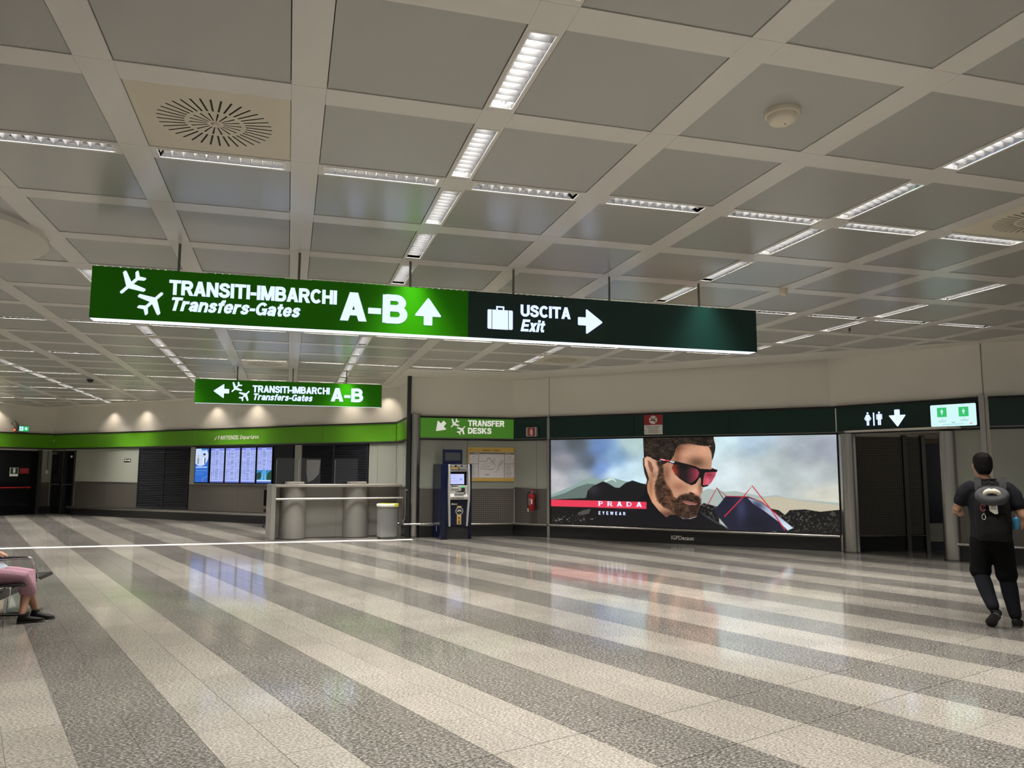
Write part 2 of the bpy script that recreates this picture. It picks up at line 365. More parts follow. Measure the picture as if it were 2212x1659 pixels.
def letters(mb, text, x0, x1, z0, z1, y, shear=0.0, w=.185, gap=.075, thin=None, serif=False, fat=0.0):
    """flat bold lettering between x0..x1 with cap height z0..z1, facing -y"""
    tot = sum(GL[c][0]+gap for c in text)-gap+shear
    sx = (x1-x0)/tot; sz = z1-z0; x = 0.0
    for c in text:
        adv, pol, st = GL[c]
        quads = list(pol)
        for p in st: quads += stroke_quads(p, w)
        if serif:
            for q in list(pol):
                for yy in (0, .94):
                    xs = [p[0] for p in q if (p[1] < .05 if yy == 0 else p[1] > .95)]
                    if xs: quads.append(R4(min(xs)-.1, max(xs)+.1, yy, yy+.06))
        for q in quads:
            if fat: q = fatten(q, fat)
            pts = [(x0+(x+p[0]+shear*p[1])*sx, z0+p[1]*sz) for p in q]
            a = sum(pts[i][0]*pts[(i+1) % len(pts)][1]-pts[(i+1) % len(pts)][0]*pts[i][1] for i in range(len(pts)))
            mb.flat(pts if a > 0 else pts[::-1], y)
        x += adv+gap
    return mb
def polys(mb, ps, y):
    for q in ps:
        a = sum(q[i][0]*q[(i+1) % len(q)][1]-q[(i+1) % len(q)][0]*q[i][1] for i in range(len(q)))
        mb.flat(q if a > 0 else q[::-1], y)
    return mb
def tr(ps, cx, cz, s, ang=0):
    c, n = math.cos(ang), math.sin(ang)
    return [[(cx+s*(p[0]*c-p[1]*n), cz+s*(p[0]*n+p[1]*c)) for p in q] for q in ps]
PLANE = [[(-.11,.95),(-.06,1.04),(.06,1.04),(.11,.95),(.11,-.6),(-.11,-.6)], [(-.11,.42),(-.98,-.12),(-.98,-.32),(-.88,-.36),(-.11,-.05)], [(.11,.42),(.11,-.05),(.88,-.36),(.98,-.32),(.98,-.12)],
         [(-.12,-.45),(-.42,-.72),(-.42,-.92),(-.34,-.94),(0,-.72),(.34,-.94),(.42,-.92),(.42,-.72),(.12,-.45)]]
def planes(cx, cz, s):
    return tr(PLANE, cx-.42*s, cz+.42*s, s*.62, math.radians(137))+tr(PLANE, cx+.42*s, cz-.40*s, s*.62, math.radians(-43))
ARROW = [[(-.05,.97),(.05,.97),(.93,-.25),(.90,-.34),(-.90,-.34),(-.93,-.25)], [(-.31,-.93),(-.26,-.98),(.26,-.98),(.31,-.93),(.31,-.3),(-.31,-.3)]]   # points up
WOMAN = [arc(0,.86,.11,.12,0,360,14)[:-1], [(-.13,.70),(.13,.70),(.30,.05),(-.30,.05)], R4(-.14,-.015,-.5,.1), R4(.015,.14,-.5,.1), [(-.16,.70),(-.12,.60),(-.33,.16),(-.40,.22)], [(.16,.70),(.40,.22),(.33,.16),(.12,.60)]]
MAN = [arc(0,.86,.11,.12,0,360,14)[:-1], R4(-.21,.21,.1,.70), R4(-.17,-.015,-.5,.15), R4(.015,.17,-.5,.15), R4(-.32,-.235,.12,.69), R4(.235,.32,.12,.69)]

# ================================================================ THE SETTING
S45 = math.radians(45)
CA = (-8.7, 34.0); L0 = (CA[0]-6*math.cos(S45), CA[1]-6*math.sin(S45))
PB = (3.0, 22.3); PC = (3.0, 19.75); PD = (5.62, 19.68); PE = (11.2, 14.1); PG0 = (11.15, 14.05); PG1 = (12.36, 11.5)
# ---- floor: granite bands at an angle, each two slabs wide
FA = math.radians(-18.91); FD = (math.sin(FA), math.cos(FA)); FN = (FD[1], -FD[0])
T0, TW, TL = .622, .6567, .67
floor = struct('floor', MB().box(-34, 34, -9, 46, -.12, -.004), 'grout')
def tile_mesh(w, l):
    m = MB(); a, b = w/2, l/2; e = .0015
    vs = [(-a,-b,-.006),(a,-b,-.006),(a,b,-.006),(-a,b,-.006),(-a+e,-b+e,0),(a-e,-b+e,0),(a-e,b-e,0),(-a+e,b-e,0)]
    return m.add(vs, [(0,1,5,4),(1,2,6,5),(2,3,7,6),(3,0,4,7),(4,5,6,7)])
tiles = []
for k in range(-34, 60):
    for h in (0, 1):
        for j in range(-8, 74):
            t = T0+(k+.25+.5*h)*TW; s = 3.24+(j+.5)*TL+(0 if (k*2+h) % 3 else 0)
            x, y = t*FN[0]+s*FD[0], t*FN[1]+s*FD[1]
            if y < -3.5 or y > 37 or x > 16 or x < -.36*y-6.5: continue
            if x+y > 26.2 and x < 11.4: continue
            if x+y > 27.9: continue
            if y-x > 44.2: continue
            seen = inview((x, y, 0), 30)
            tiles.append((0 if seen else 1, math.hypot(x, y), x, y, k, h, j))
tiles.sort()
def tile_dims(k, h, j):
    w, l = TW/2-.0012, TL-.0016; dx = dy = 0
    if j in (0, -1, 7, 8): l -= .004 if j in (0, 8) else 0
    return w, l
tm = {}
for i, (sn, d, x, y, k, h, j) in enumerate(tiles):
    key = (k % 2, j in (0, 8))
    if i < 300:
        if key not in tm:
            w, l = TW/2-.0012, TL-(.008 if key[1] else .0014)
            tm[key] = tile_mesh(w, l).mesh('tile', MT['gran_d' if key[0] == 0 else 'gran_l'])
        o = link('tile', tm[key], floor, (x, y, 0), -FA)
for par, m in ((0, 'gran_d'), (1, 'gran_l')):
    mb = MB()
    for (sn, d, x, y, k, h, j) in tiles[300:]:
        if k % 2 != par: continue
        q = tile_mesh(TW/2-.0012, TL-(.008 if j in (0, 8) else .0014)).xform(Matrix.Translation((x, y, 0)) @ Matrix.Rotation(-FA, 4, 'Z'))
        mb.add(q.v, q.f)
    part('granite_paving', mb, m, floor, kind='stuff')

# ---- ceiling: metal grid of strips and recessed panels
ceil = struct('ceiling', MB().prism([(-34, -9), (34, -9), (34, 46), (-34, 46)], 4.22, 4.36, 'xy'), 'black')
def clip(poly, hp):
    for (a, b, c) in hp:                       # keep a*x+b*y <= c
        out = []
        for i in range(len(poly)):
            p, q = poly[i], poly[(i+1) % len(poly)]; dp, dq = a*p[0]+b*p[1]-c, a*q[0]+b*q[1]-c
            if dp <= 0: out.append(p)
            if (dp < 0 < dq) or (dq < 0 < dp):
                t = dp/(dp-dq); out.append((p[0]+t*(q[0]-p[0]), p[1]+t*(q[1]-p[1])))
        poly = out
        if len(poly) < 3: return None
    return poly
XS = gx(3)+BU/2
R1 = [(1, 1, 24.72), (-1, 1, 42.25), (1, 0, XS+.001)]
E5, E6 = (12.1, 11.5), (13.0, 8.0)
R2 = [(0, 1, 18.3), (1, 1, 23.6), (E5[1]-E6[1], E6[0]-E5[0], (E5[1]-E6[1])*E5[0]+(E6[0]-E5[0])*E5[1]), (1, 0, 15.5)]
def region(rect):
    cx = sum(p[0] for p in rect)/4
    full = clip(rect, R1 if cx < XS else R2)
    if not full: return None, False
    ar = lambda q: abs(sum(q[i][0]*q[(i+1) % len(q)][1]-q[(i+1) % len(q)][0]*q[i][1] for i in range(len(q))))/2
    a = ar(full)
    return (full, a > ar(rect)*.999) if a > .004 else (None, False)
def want(x, y): return y > -4.2 and x > -.36*y-4.2 and x < .95*max(y, 0)+6.5
LW, LL = .088, .475                            # luminaire opening half width, half length
VENTS = {(0, 1), (6, 1), (0, 11), (5, 9), (8, -1)}
cells, strips, lamps = [], [], []
for i in range(-15, 13):
    for j in range(-5, 25):
        x0, x1, y0, y1 = gx(i)+BU/2, gx(i+1)-BU/2, gy(j)+BV/2, gy(j+1)-BV/2
        cx, cy = (x0+x1)/2, (y0+y1)/2
        if not want(cx, cy): continue
        d = math.hypot(cx, cy)+(0 if inview((cx, cy, HC), 120) else 60)
        q, _ = region([(x0+.006, y0+.006), (x1-.006, y0+.006), (x1-.006, y1-.006), (x0+.006, y1-.006)])
        if q and (i, j) not in VENTS: cells.append((d, q))
        # strip along v at u=i (with its crossing) and strip along u at v=j
        for kind in ('v', 'h'):
            if kind == 'v': r = (gx(i)-BU/2, gx(i)+BU/2, gy(j)-BV/2+.001, gy(j+1)-BV/2-.001); lx, ly, lr = gx(i), gy(j+.5), math.pi/2
            else: r = (x0+.001, x1-.001, gy(j)-BV/2, gy(j)+BV/2); lx, ly, lr = gx(i+.5), gy(j), 0.0
            rect = [(r[0], r[2]), (r[1], r[2]), (r[1], r[3]), (r[0], r[3])]
            q, whole = region(rect)
            if not q: continue
            n = i if kind == 'v' else j
            lit = whole and n % 3 == 2 and ly > -3.2 and not (kind == 'v' and n == -1 and j < 5) and not (kind == 'h' and n == 5 and i < -1) and (inview((lx, ly, HC), 60) or math.hypot(lx-1, ly-1) < 8.2 or (ly > 14 and inview((lx, ly, HC), 420)))
            if lit: lamps.append((kind, n, (i if kind == 'h' else j), lx, ly, lr))
            strips.append((d, q, lit, kind, r, lx, ly))
cells.sort(key=lambda a: a[0]); strips.sort(key=lambda a: a[0])
far = MB()
for k, (d, q) in enumerate(cells):
    if k < 300: part('panel', MB().prism(q, HC+.006, HC+.02, 'xy'), 'panel', ceil)
    else: far.prism(q, HC+.006, HC+.02, 'xy')
if far.v: part('panel_field', far, 'panel', ceil, kind='stuff')
far = MB()
for k, (d, q, lit, kind, r, lx, ly) in enumerate(strips):
    mb = MB() if k < 300 else far
    if lit:
        hx, hy = (LW, LL) if kind == 'v' else (LL, LW)
        a0, a1, b0, b1 = lx-hx, lx+hx, ly-hy, ly+hy
        mb.box(r[0], a0, r[2], r[3], HC, HC+.03).box(a1, r[1], r[2], r[3], HC, HC+.03).box(a0, a1, r[2], b0, HC, HC+.03).box(a0, a1, b1, r[3], HC, HC+.03)
    else: mb.prism(q, HC, HC+.03, 'xy')
    if k < 300: part('strip', mb, 'strip', ceil)
if far.v: part('strip_field', far, 'strip', ceil, kind='stuff')
# plain plaster border between the metal grid and the walls
EDGE = [(-15.0, 27.25), (-8.765, 33.485), (XS, 24.72-XS), (XS, 18.3), (5.3, 18.3), E5, E6]
WALL = [(-15.0, 27.7), CA, PB, PC, PD, (12.4, 12.6), (16.5, 8.0)]
mb = MB()
for i in range(len(EDGE)-1):
    a, b, c, d = EDGE[i], EDGE[i+1], WALL[i+1], WALL[i]
    mb.prism([a, b, c, d], HC-.012, HC+.1, 'xy')
part('border', mb, 'plaster', ceil)

# ---- walls
def ang(a, b): return math.atan2(b[1]-a[1], b[0]-a[0])
def wall(name, a, b, segs=None):
    L = math.hypot(b[0]-a[0], b[1]-a[1]); m = MB()
    for (s0, s1, z0, z1) in (segs or [(0, L, 0, HC+.05)]): m.box(s0, s1, 0, .2, z0, z1)
    w = struct(name, m, 'plaster', (a[0], a[1], 0), ang(a, b)); w['length'] = L; return w
def fascia(w, s0, s1, m, n=1, z0=2.49, z1=2.99):
    st = (s1-s0)/n
    for k in range(n): part('fascia_panel', MB().box(s0+k*st+.003, s0+(k+1)*st-.003, -.06, 0, z0, z1), m, w)
    part('fascia_trim', MB().box(s0, s1, -.075, 0, z1, z1+.045), 'black', w)
    part('fascia_trim', MB().box(s0, s1, -.07, 0, z0-.022, z0), 'dsteel', w)
    part('fascia_trim', MB().box(s0, s1, -.075, 0, z0-.055, z0-.022), 'black', w)
def uppers(w, joints, z0=1.235, z1=2.43):
    for a, b in zip(joints[:-1], joints[1:]):
        part('glass_panel', MB().box(a+.004, b-.004, -.03, 0, z0, z1), 'glassp', w)
    part('panel_rail', MB().box(joints[0], joints[-1], -.04, 0, z0-.035, z0), 'steel', w)
def lowers(w, joints, m='perf', z0=.34, z1=1.19):
    for a, b in zip(joints[:-1], joints[1:]):
        part('steel_panel', MB().box(a+.003, b-.003, -.03, 0, z0, z1), m if isinstance(m, str) else m.pop(0), w)
def plinth(w, s0, s1, rail=True):
    part('plinth', MB().box(s0, s1, -.04, 0, 0, .30), 'dark', w)
    if rail:
        part('bumper_rail', MB().tube([(s0, -.10, .31), (s1, -.10, .31)], .03, 10), 'steel', w, 50)
        part('rail_shelf', MB().box(s0, s1, -.07, 0, .30, .34), 'steel', w)
# left wall, with the emergency door
wl = wall('wall_left', L0, CA)
fascia(wl, 0, 6, 'green', 2)
part('glass_panel', MB().box(5.56, 5.90, -.03, 0, 1.2, 2.38), 'glassp', wl)
part('steel_panel', MB().box(5.56, 5.90, -.03, 0, .30, 1.19), 'perf2', wl)
part('plinth', MB().box(5.52, 5.95, -.04, 0, 0, .29), 'dark', wl)
part('door_stile', MB().box(5.40, 5.54, -.07, 0, 0, 2.40), 'dsteel', wl)
d1 = struct('door_1', MB().rbox(2.2, 5.39, -.05, 0, 0.01, 2.37, .006, 1), 'blackglass', (L0[0], L0[1], 0), S45)
part('push_bar', MB().tube([(2.4, -.11, 1.01), (5.15, -.11, 1.005)], .022, 8), 'red', d1, 50)
part('bar_bracket', MB().box(5.08, 5.14, -.11, -.04, .97, 1.04), 'red', d1)
part('leaf_joint', MB().box(3.72, 3.73, -.052, -.045, .02, 2.36), 'black', d1)
# back wall
wb = wall('wall_back', CA, PB)
fascia(wb, 0, 16.5, 'green', 6)
uppers(wb, [1.53, 3.35, 5.16]); lowers(wb, [1.53, 3.35, 5.16], 'perf2')
uppers(wb, [7.86, 8.1]); lowers(wb, [7.86, 10.2, 12.9, 14.4, 16.5], 'perf2')
uppers(wb, [12.6, 12.9]); uppers(wb, [15.53, 15.83, 16.5])
part('panel_rail', MB().box(8.1, 12.6, -.04, 0, 1.2, 1.225), 'steel', wb)
plinth(wb, 1.5, 16.5, False)
part('bumper_rail', MB().rbox(1.25, 16.5, -.16, -.06, .25, .32, .02, 2), 'steel', wb, 50)
part('screen_backing', MB().box(8.1, 12.6, -.012, 0, 1.225, 2.43), 'blackglass', wb)
m = letters(MB(), 'PARTENZE', 9.2, 10.16, 2.655, 2.785, -.062, 0, .17, .06); letters(m, 'Departures', 10.23, 11.09, 2.655, 2.785, -.062, .22, .15, .06)
m.flat([(9.02, 2.62), (9.12, 2.68), (9.15, 2.78), (9.05, 2.70)], -.062)
part('lettering', m, 'white', wb)
part('mark', MB().flat([(-.0+.03, 2.70), (.09, 2.70), (.13, 2.82), (.06, 2.82)], -.062), 'white', wb)
# double door in the back wall
d2 = struct('door_2', MB().box(.05, 1.40, -.04, 0, 0.01, 2.38), 'blackglass', (CA[0], CA[1], 0), -S45)
for a in (.0, .72, 1.42): part('door_stile', MB().box(a, a+.05, -.06, 0, 0, 2.40), 'dsteel', d2)
part('push_bar', MB().tube([(.1, -.10, 1.12), (.66, -.10, 1.12)], .025, 8), 'chrome', d2, 50)
part('push_bar', MB().tube([(.82, -.10, 1.12), (1.38, -.10, 1.12)], .025, 8), 'chrome', d2, 50)
part('door_closer', MB().box(.08, .30, -.10, -.04, 2.25, 2.34), 'steel', d2)
part('door_sensor', MB().rbox(1.24, 1.31, -.09, -.04, 2.12, 2.2, .015, 2), 'white', d2)
# louvred double doors and the louvred hatch
def louvre(name, s0, s1, z0, z1, n, mid):
    o = struct(name, MB().box(s0, s1, -.012, 0, z0, z1), 'black', (CA[0], CA[1], 0), -S45)
    fr = MB()
    for a, b in ((s0, s0+.05), (mid-.045, mid+.045), (s1-.05, s1)): fr.box(a, b, -.055, -.005, z0, z1)
    fr.box(s0, s1, -.055, -.005, z1-.05, z1).box(s0, s1, -.055, -.005, z0, z0+.05)
    part('louvre_frame', fr, 'louvre', o)
    dz = (z1-z0-.1)/n
    for a, b in ((s0+.05, mid-.045), (mid+.045, s1-.05)):
        me = MB().add([(a, -.012, dz*.85), (b, -.012, dz*.85), (b, -.05, .0), (a, -.05, .0), (a, -.05, -.012), (b, -.05, -.012), (b, -.012, dz*.85-.014), (a, -.012, dz*.85-.014)],
                      [(3,2,1,0), (4,5,2,3), (7,6,5,4)]).mesh('slat', MT['louvre'])
        for k in range(n): link('slat', me, o, (0, 0, z0+.05+(k+.15)*dz))
    return o
d3 = louvre('door_3', 5.19, 7.83, .35, 2.42, 34, 6.55)
w1 = louvre('window_1', 12.93, 15.5, 1.25, 2.44, 22, 14.2)
# the square pillar that stands out of the back wall
wr = wall('wall_return', PB, PC)
fascia(wr, .06, 2.55, 'green'); uppers(wr, [.06, 1.2, 2.5]); lowers(wr, [.06, 1.2, 2.5]); plinth(wr, .06, 2.5)
wp = wall('wall_pillar', PC, PD)
part('fascia_trim', MB().box(.1, 2.66, -.075, 0, 2.99, 3.035), 'black', wp)
part('fascia_trim', MB().box(.1, 2.66, -.07, 0, 2.468, 2.49), 'dsteel', wp)
part('fascia_trim', MB().box(.1, 2.66, -.075, 0, 2.435, 2.468), 'black', wp)
uppers(wp, [.2, .775, 1.41, 2.68]); lowers(wp, [.2, .775, 1.41, 2.68], ['perf', 'perf', 'perf']); plinth(wp, .2, 2.68)
# right wall with the light box
wc = wall('wall_right', PD, PE)
fascia(wc, .06, 1.04, 'dgreen'); fascia(wc, 1.10, 7.9, 'dgreen', 3)
uppers(wc, [.07, .72, 1.03]); lowers(wc, [.07, .72, 1.03]); plinth(wc, .05, 1.05); plinth(wc, 1.1, 7.86)
part('steel_panel', MB().box(7.88, 8.0, -.05, 0, 0, 2.43), 'steel', wc)
part('plaster_joint', MB().box(1.062, 1.074, -.004, 0, 3.0, HC), 'dsteel', wc)
# lintel over the toilet entrance
wg = wall('wall_toilets', PG0, PG1, [(-.15, 2.2, 2.44, HC+.05), (2.2, 2.83, 0, HC+.05)])
fascia(wg, .02, 2.74, 'dgreen', 2)
uppers(wg, [2.2, 2.76]); lowers(wg, [2.2, 2.76], 'perf2'); plinth(wg, 2.2, 2.76)
# inside the entrance
TR0, TR1 = (11.2, 14.15), (14.2, 13.8)
wt = wall('wall_toilet_passage', TR0, TR1, [(0, 3.1, 0, 2.6)])
for a, b in ((.15, 1.49), (1.60, 1.93)):
    part('steel_panel', MB().box(a, b, -.03, 0, .34, 2.40), 'perf', wt); part('panel_rail', MB().tube([(a, -.06, .31), (b, -.06, .31)], .018, 8), 'chrome', wt, 50)
for a in (1.5, 1.94): part('mullion', MB().box(a, a+.09, -.07, 0, 0, 2.44), 'dsteel', wt)
part('plinth', MB().box(.1, 2.0, -.025, 0, 0, .29), 'dark', wt)
part('lintel_strip', MB().box(2.03, 2.9, -.05, 0, 2.28, 2.37), 'brown', wt)
part('soffit', MB().prism([(0, 0), (3.0, 0), (2.6, -2.2), (.9, -2.2), (0, -.4)], 2.46, 2.5, 'xy'), 'plaster', wt)
d4 = struct('door_4', MB().box(2.03, 2.9, -.03, 0, 0.0, 2.27), 'navy', (TR0[0], TR0[1], 0), ang(TR0, TR1))
part('grille_frame', MB().box(2.04, 2.56, -.04, -.03, .18, .57), 'dsteel', d4)
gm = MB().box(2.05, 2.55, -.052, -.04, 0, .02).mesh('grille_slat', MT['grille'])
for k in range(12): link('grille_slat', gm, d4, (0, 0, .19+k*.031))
# far right
wf = wall('wall_far_right', PG1, (PG1[0]+4.6, PG1[1]-4.6))
fascia(wf, .06, 6, 'dgreen', 2); uppers(wf, [.06, 2.0, 4, 6]); lowers(wf, [.06, 2.0, 4, 6], 'perf2'); plinth(wf, .06, 6)
part('plaster_joint', MB().box(-.012, .0, -.006, 0, 3.0, HC), 'dsteel', wf)
# posts and round columns
def post(name, x, y, z1, w, rz, m, label):
    o = struct(name, MB().box(-w/2, w/2, -w/2, w/2, 0, z1), m, (x, y, 0), rz, label=label); return o
post('square_post', 2.90, 19.70, HC-.01, .10, 0, 'dark', 'dark square post rising from floor to ceiling at the pillar corner')
post('wall_post', PD[0]+1.068*math.cos(S45)-.02, PD[1]-1.068*math.sin(S45)-.02, 3.04, .075, -S45, 'steel', 'slim steel post between the fire extinguisher and the light box')
post('wall_post', 12.31, 11.52, 3.06, .085, -S45, 'steel', 'slim steel post beside the toilet screen, behind the walking man')
def column(x, y, r, z1, label):
    o = struct('column', MB().lathe([(r, 0), (r, z1)], 28), 'steel', (x, y, 0), smooth=50, label=label)
    part('column_foot', MB().lathe([(r+.006, 0), (r+.006, .03)], 28), 'dsteel', o, 50)
    return o
column(3.075, 19.77, .145, 3.08, 'round steel column in front of the pillar corner')
column(11.235, 13.86, .165, 2.44, 'round steel column between the light box and the toilet entrance')
column(12.055, 12.10, .15, 2.42, 'round steel column at the right side of the toilet entrance')
# round plaster drum under the ceiling at the far left
dr = struct('trim_1', MB().lathe([(1.23, HC+.02), (1.23, HC-.05)], 64), 'plaster', (-3.75, 9.0, 0), smooth=40, label='round plaster disc under the ceiling at the far left')

# ================================================================ CEILING FITTINGS
ORD = ['zeroth', 'first', 'second', 'third', 'fourth', 'fifth', 'sixth', 'seventh', 'eighth', 'ninth', 'tenth', 'eleventh', 'twelfth', 'thirteenth', 'fourteenth', 'fifteenth', 'sixteenth', 'seventeenth', 'eighteenth', 'nineteenth', 'twentieth']
fm = MB().box(-LL, LL, -LW, -LW+.012, -.004, .03).box(-LL, LL, LW-.012, LW, -.004, .03).box(-LL, -LL+.012, -LW+.012, LW-.012, -.004, .03).box(LL-.012, LL, -LW+.012, LW-.012, -.004, .03)
FRAME_ME = fm.mesh('frame', MT['lampframe'])
a, b, t = LL-.012, LW-.012, .045
rf = MB().add([(-a,-b,.0),(a,-b,.0),(a,-t,.105),(-a,-t,.105),(-a,t,.105),(a,t,.105),(a,b,0),(-a,b,0)], [(0,1,2,3),(3,2,5,4),(4,5,6,7),(0,3,4,7),(1,6,5,2)])
REFL_ME = rf.mesh('reflector', MT['alu'])
TUBE_ME = MB().tube([(-a+.02, 0, .075), (a-.02, 0, .075)], .014, 6).mesh('tube', MT['tube'])
def blade(x): return MB().prism([(x-.0015, .004), (x+.0015, .004), (x+.007, .055), (x-.007, .055)], -b, b, 'xz')
BLADE_ME = blade(0).mesh('louver', MT['blade'])
NB = 10; BX = [-a+(k+1)*2*a/(NB+1) for k in range(NB)]
mb = MB()
for x in BX:
    q = blade(x); mb.add(q.v, q.f)
BLADES_ME = mb.mesh('louver', MT['blade'])
BEAM = bpy.data.lights.new('lamp_beam', 'AREA'); BEAM.shape = 'RECTANGLE'; BEAM.size = 2*a-.06; BEAM.size_y = .12; BEAM.energy = LAMP; BEAM.spread = math.radians(84); BEAM.color = (1.0, .97, .915)
vis = [l for l in lamps if inview((l[3], l[4], HC), 25)]
rows = sorted({l[1] for l in vis if l[0] == 'h'}); cols = sorted({l[1] for l in vis if l[0] == 'v'})
rank = {}
for n in rows:
    for k, l in enumerate(sorted([l for l in vis if l[0] == 'h' and l[1] == n], key=lambda l: l[3])): rank[l[:3]] = k+1
for n in cols:
    for k, l in enumerate(sorted([l for l in vis if l[0] == 'v' and l[1] == n], key=lambda l: l[4])): rank[l[:3]] = k+1
for l in lamps:
    kind, n, i, x, y, rz = l; d = math.hypot(x, y)
    if l[:3] in rank:
        r = rank[l[:3]]
        if kind == 'h': lab = f'louvred ceiling light, {ORD[r]} from the left in the {ORD[rows.index(n)+1]} crosswise row'; g = f'lights of the {ORD[rows.index(n)+1]} crosswise row'
        else: lab = f'louvred ceiling light, {ORD[r]} nearest in the {ORD[cols.index(n)+1]} lengthwise line from the left'; g = f'lights of the {ORD[cols.index(n)+1]} lengthwise line'
    else:
        side = 'overhead or behind the viewpoint' if y < 5 else ('beyond the left edge of the picture' if x < .2*y else 'beyond the right edge of the picture')  # lamps beyond the frame continue the grid, added to light near floor and left
        lab = 'louvred ceiling light '+side; g = 'ceiling lights '+side
    o = thing('ceiling_light', lab, 'ceiling light', (x, y, HC), rz, g)
    link('frame', FRAME_ME, o); link('reflector', REFL_ME, o); link('tube', TUBE_ME, o)
    link('lamp_beam', BEAM, o, (0, 0, .001))
    if d < 13 and l[:3] in rank:
        for bx in BX: link('louver', BLADE_ME, o, (bx, 0, 0))
    else: link('louver', BLADES_ME, o, kind='stuff')
# soffit downlights that wash the back wall
def downlight(w, s, off, lab):
    c, n = math.cos(w.rotation_euler.z), math.sin(w.rotation_euler.z); p = w.location
    x, y = p.x+s*c+off*n, p.y+s*n-off*c
    o = thing('downlight', lab, 'downlight', (x, y, HC-.012), 0, 'downlights washing the back walls', MB().lathe([(.045, .004), (.045, -.003), (.06, -.003), (.06, 0)], 20), 'lampframe', 40)
    L = bpy.data.lights.new('downlight_beam', 'SPOT'); L.energy = SPOT; L.spot_size = math.radians(112); L.spot_blend = .7; L.shadow_soft_size = .03; L.color = (1, .86, .70)
    q = link('downlight_beam', L, o, (0, 0, -.01))
for k, s in enumerate((3.62, 5.45, 9.05, 10.9, 14.8, 16.15)):
    downlight(wb, s, .36, f'small recessed downlight over the green fascia, {ORD[k+1]} from the left along the back wall')
downlight(wl, 3.75, .24, 'small recessed downlight above the emergency door on the left wall')
# round slotted air vents
def vent_mesh(hx, hy):
    mb = MB(); N = 36; w = .0135; lev = [.035, .055, .175, .205, .385]
    def ring(r):
        out = []
        for k in range(N):
            a0 = 2*math.pi*k/N; h = math.asin(min(.9, w/2/r)); h = min(h, math.pi/N*.8)
            out += [(r*math.cos(a0-h), r*math.sin(a0-h)), (r*math.cos(a0+h), r*math.sin(a0+h))]
        return out
    R = [ring(r) for r in lev]
    sq = []
    for (x, y) in R[-1]:
        s = min(hx/abs(x) if x else 9e9, hy/abs(y) if y else 9e9); sq.append((x*s, y*s))
    for c in ((hx, hy), (-hx, hy), (-hx, -hy), (hx, -hy)):
        k = min(range(len(sq)), key=lambda i: (sq[i][0]-c[0])**2+(sq[i][1]-c[1])**2); sq[k] = c
    R.append(sq); n = 2*N
    vs = [(p[0], p[1], 0) for r in R for p in r]; fs = [tuple(range(n-1, -1, -1))]
    for li in range(len(R)-1):
        for k in range(n):
            slot = (k % 2 == 0)
            if slot and li == 3: continue
            if slot and li == 1 and (k//2) % 2 == 0: continue
            a, b = li*n+k, li*n+(k+1) % n; fs.append((a, a+n, b+n, b))
    return mb.add(vs, fs)
for (i, j), lab in {(0, 1): 'round slotted air vent in a cream panel, beside the long ceiling strip at upper left', (6, 1): 'round slotted air vent cut by the right edge of the picture',
                    (0, 11): 'round slotted air vent above the smaller hanging sign', (5, 9): 'round slotted air vent near the right wall, below the dark green sign end'}.items():
    hx, hy = (PU-BU)/2-.004, (PV-BV)/2-.004
    o = thing('ceiling_vent', lab, 'air vent', (gx(i+.5), gy(j+.5), HC+.004), 0, 'round air vents', vent_mesh(hx, hy), 'cream')
    part('hub', MB().lathe([(.0, -.012), (.022, -.012), (.03, -.002)], 16), 'cream', o, 40)
    part('plenum', MB().lathe([(.42, .004), (.42, .12), (.0, .12)], 24), 'black', o)
def detector(x, y, r, h, lab, m='ivory'):
    o = thing('smoke_detector', lab, 'smoke detector', (x, y, HC), 0, None, MB().lathe([(r, .006), (r, -h*.22), (r*.96, -h*.3)], 32), m, 40)
    part('dome', MB().lathe([(r*.86, -h*.28), (r*.84, -h*.6), (r*.7, -h*.86), (r*.4, -h*.98), (0.001, -h)], 32), m, o, 60)
    part('led', MB().lathe([(.006, -h*.98), (.006, -h-.002), (0, -h-.002)], 8, (r*.1, -r*.1)), 'dgrey', o)
detector(3.16, 4.40, .118, .085, 'large round ivory detector on a ceiling panel at upper right')
detector(6.27, 8.85, .062, .09, 'small ivory smoke detector where two ceiling strips cross, right of the big sign', 'ivory')
o = thing('dome_camera', 'small black dome camera on the far left ceiling', 'camera', (-5.16, 23.1, HC), 0, None, MB().lathe([(.09, .004), (.09, -.03)], 16), 'rubber', 40)
part('dome', MB().lathe([(.075, -.03), (.06, -.07), (.001, -.09)], 16), 'blackglass', o, 60)
o = thing('sprinkler', 'tiny dark sprinkler below the ceiling near the right wall', 'sprinkler', (9.05, 10.98, HC), 0, None, MB().lathe([(.02, .004), (.02, -.05)], 10), 'dsteel', 40)
part('deflector', MB().lathe([(.006, -.05), (.006, -.08), (.03, -.085)], 12), 'dsteel', o)

# ================================================================ HANGING SIGNS
ZB, ZT = 3.175, 3.722
def pic(name, ps, y, m, parent): return part(name, polys(MB(), ps, y), m, parent)
def sign(lab, x0, x1, yc, rods):
    o = thing('hanging_sign', lab, 'sign', (0, yc, 0), 0, 'hanging direction signs')
    part('housing', MB().box(x0+.004, x1-.004, -.092, .096, ZB+.008, ZT), 'dgrey', o)
    part('back_panel', MB().box(x0, x1, .096, .1, ZB, ZT), 'signgreen', o)
    for x in rods: part('hanger_rod', MB().tube([(x, 0, ZT-.01), (x, 0, HC+.001)], .014, 8), 'dsteel', o, 50)
    return o
s1 = sign('long hanging sign, lime half with A-B arrow and dark green exit half', -2.018, 5.82, 8.913, [gx(u) for u in range(6)])
part('green_panel', MB().box(-2.018, 1.970, -.1, -.092, ZB, ZT), 'signgreen', s1)
part('exit_panel', MB().box(1.972, 5.82, -.1, -.092, ZB, ZT), 'dgreen', s1, label='dark green exit half')
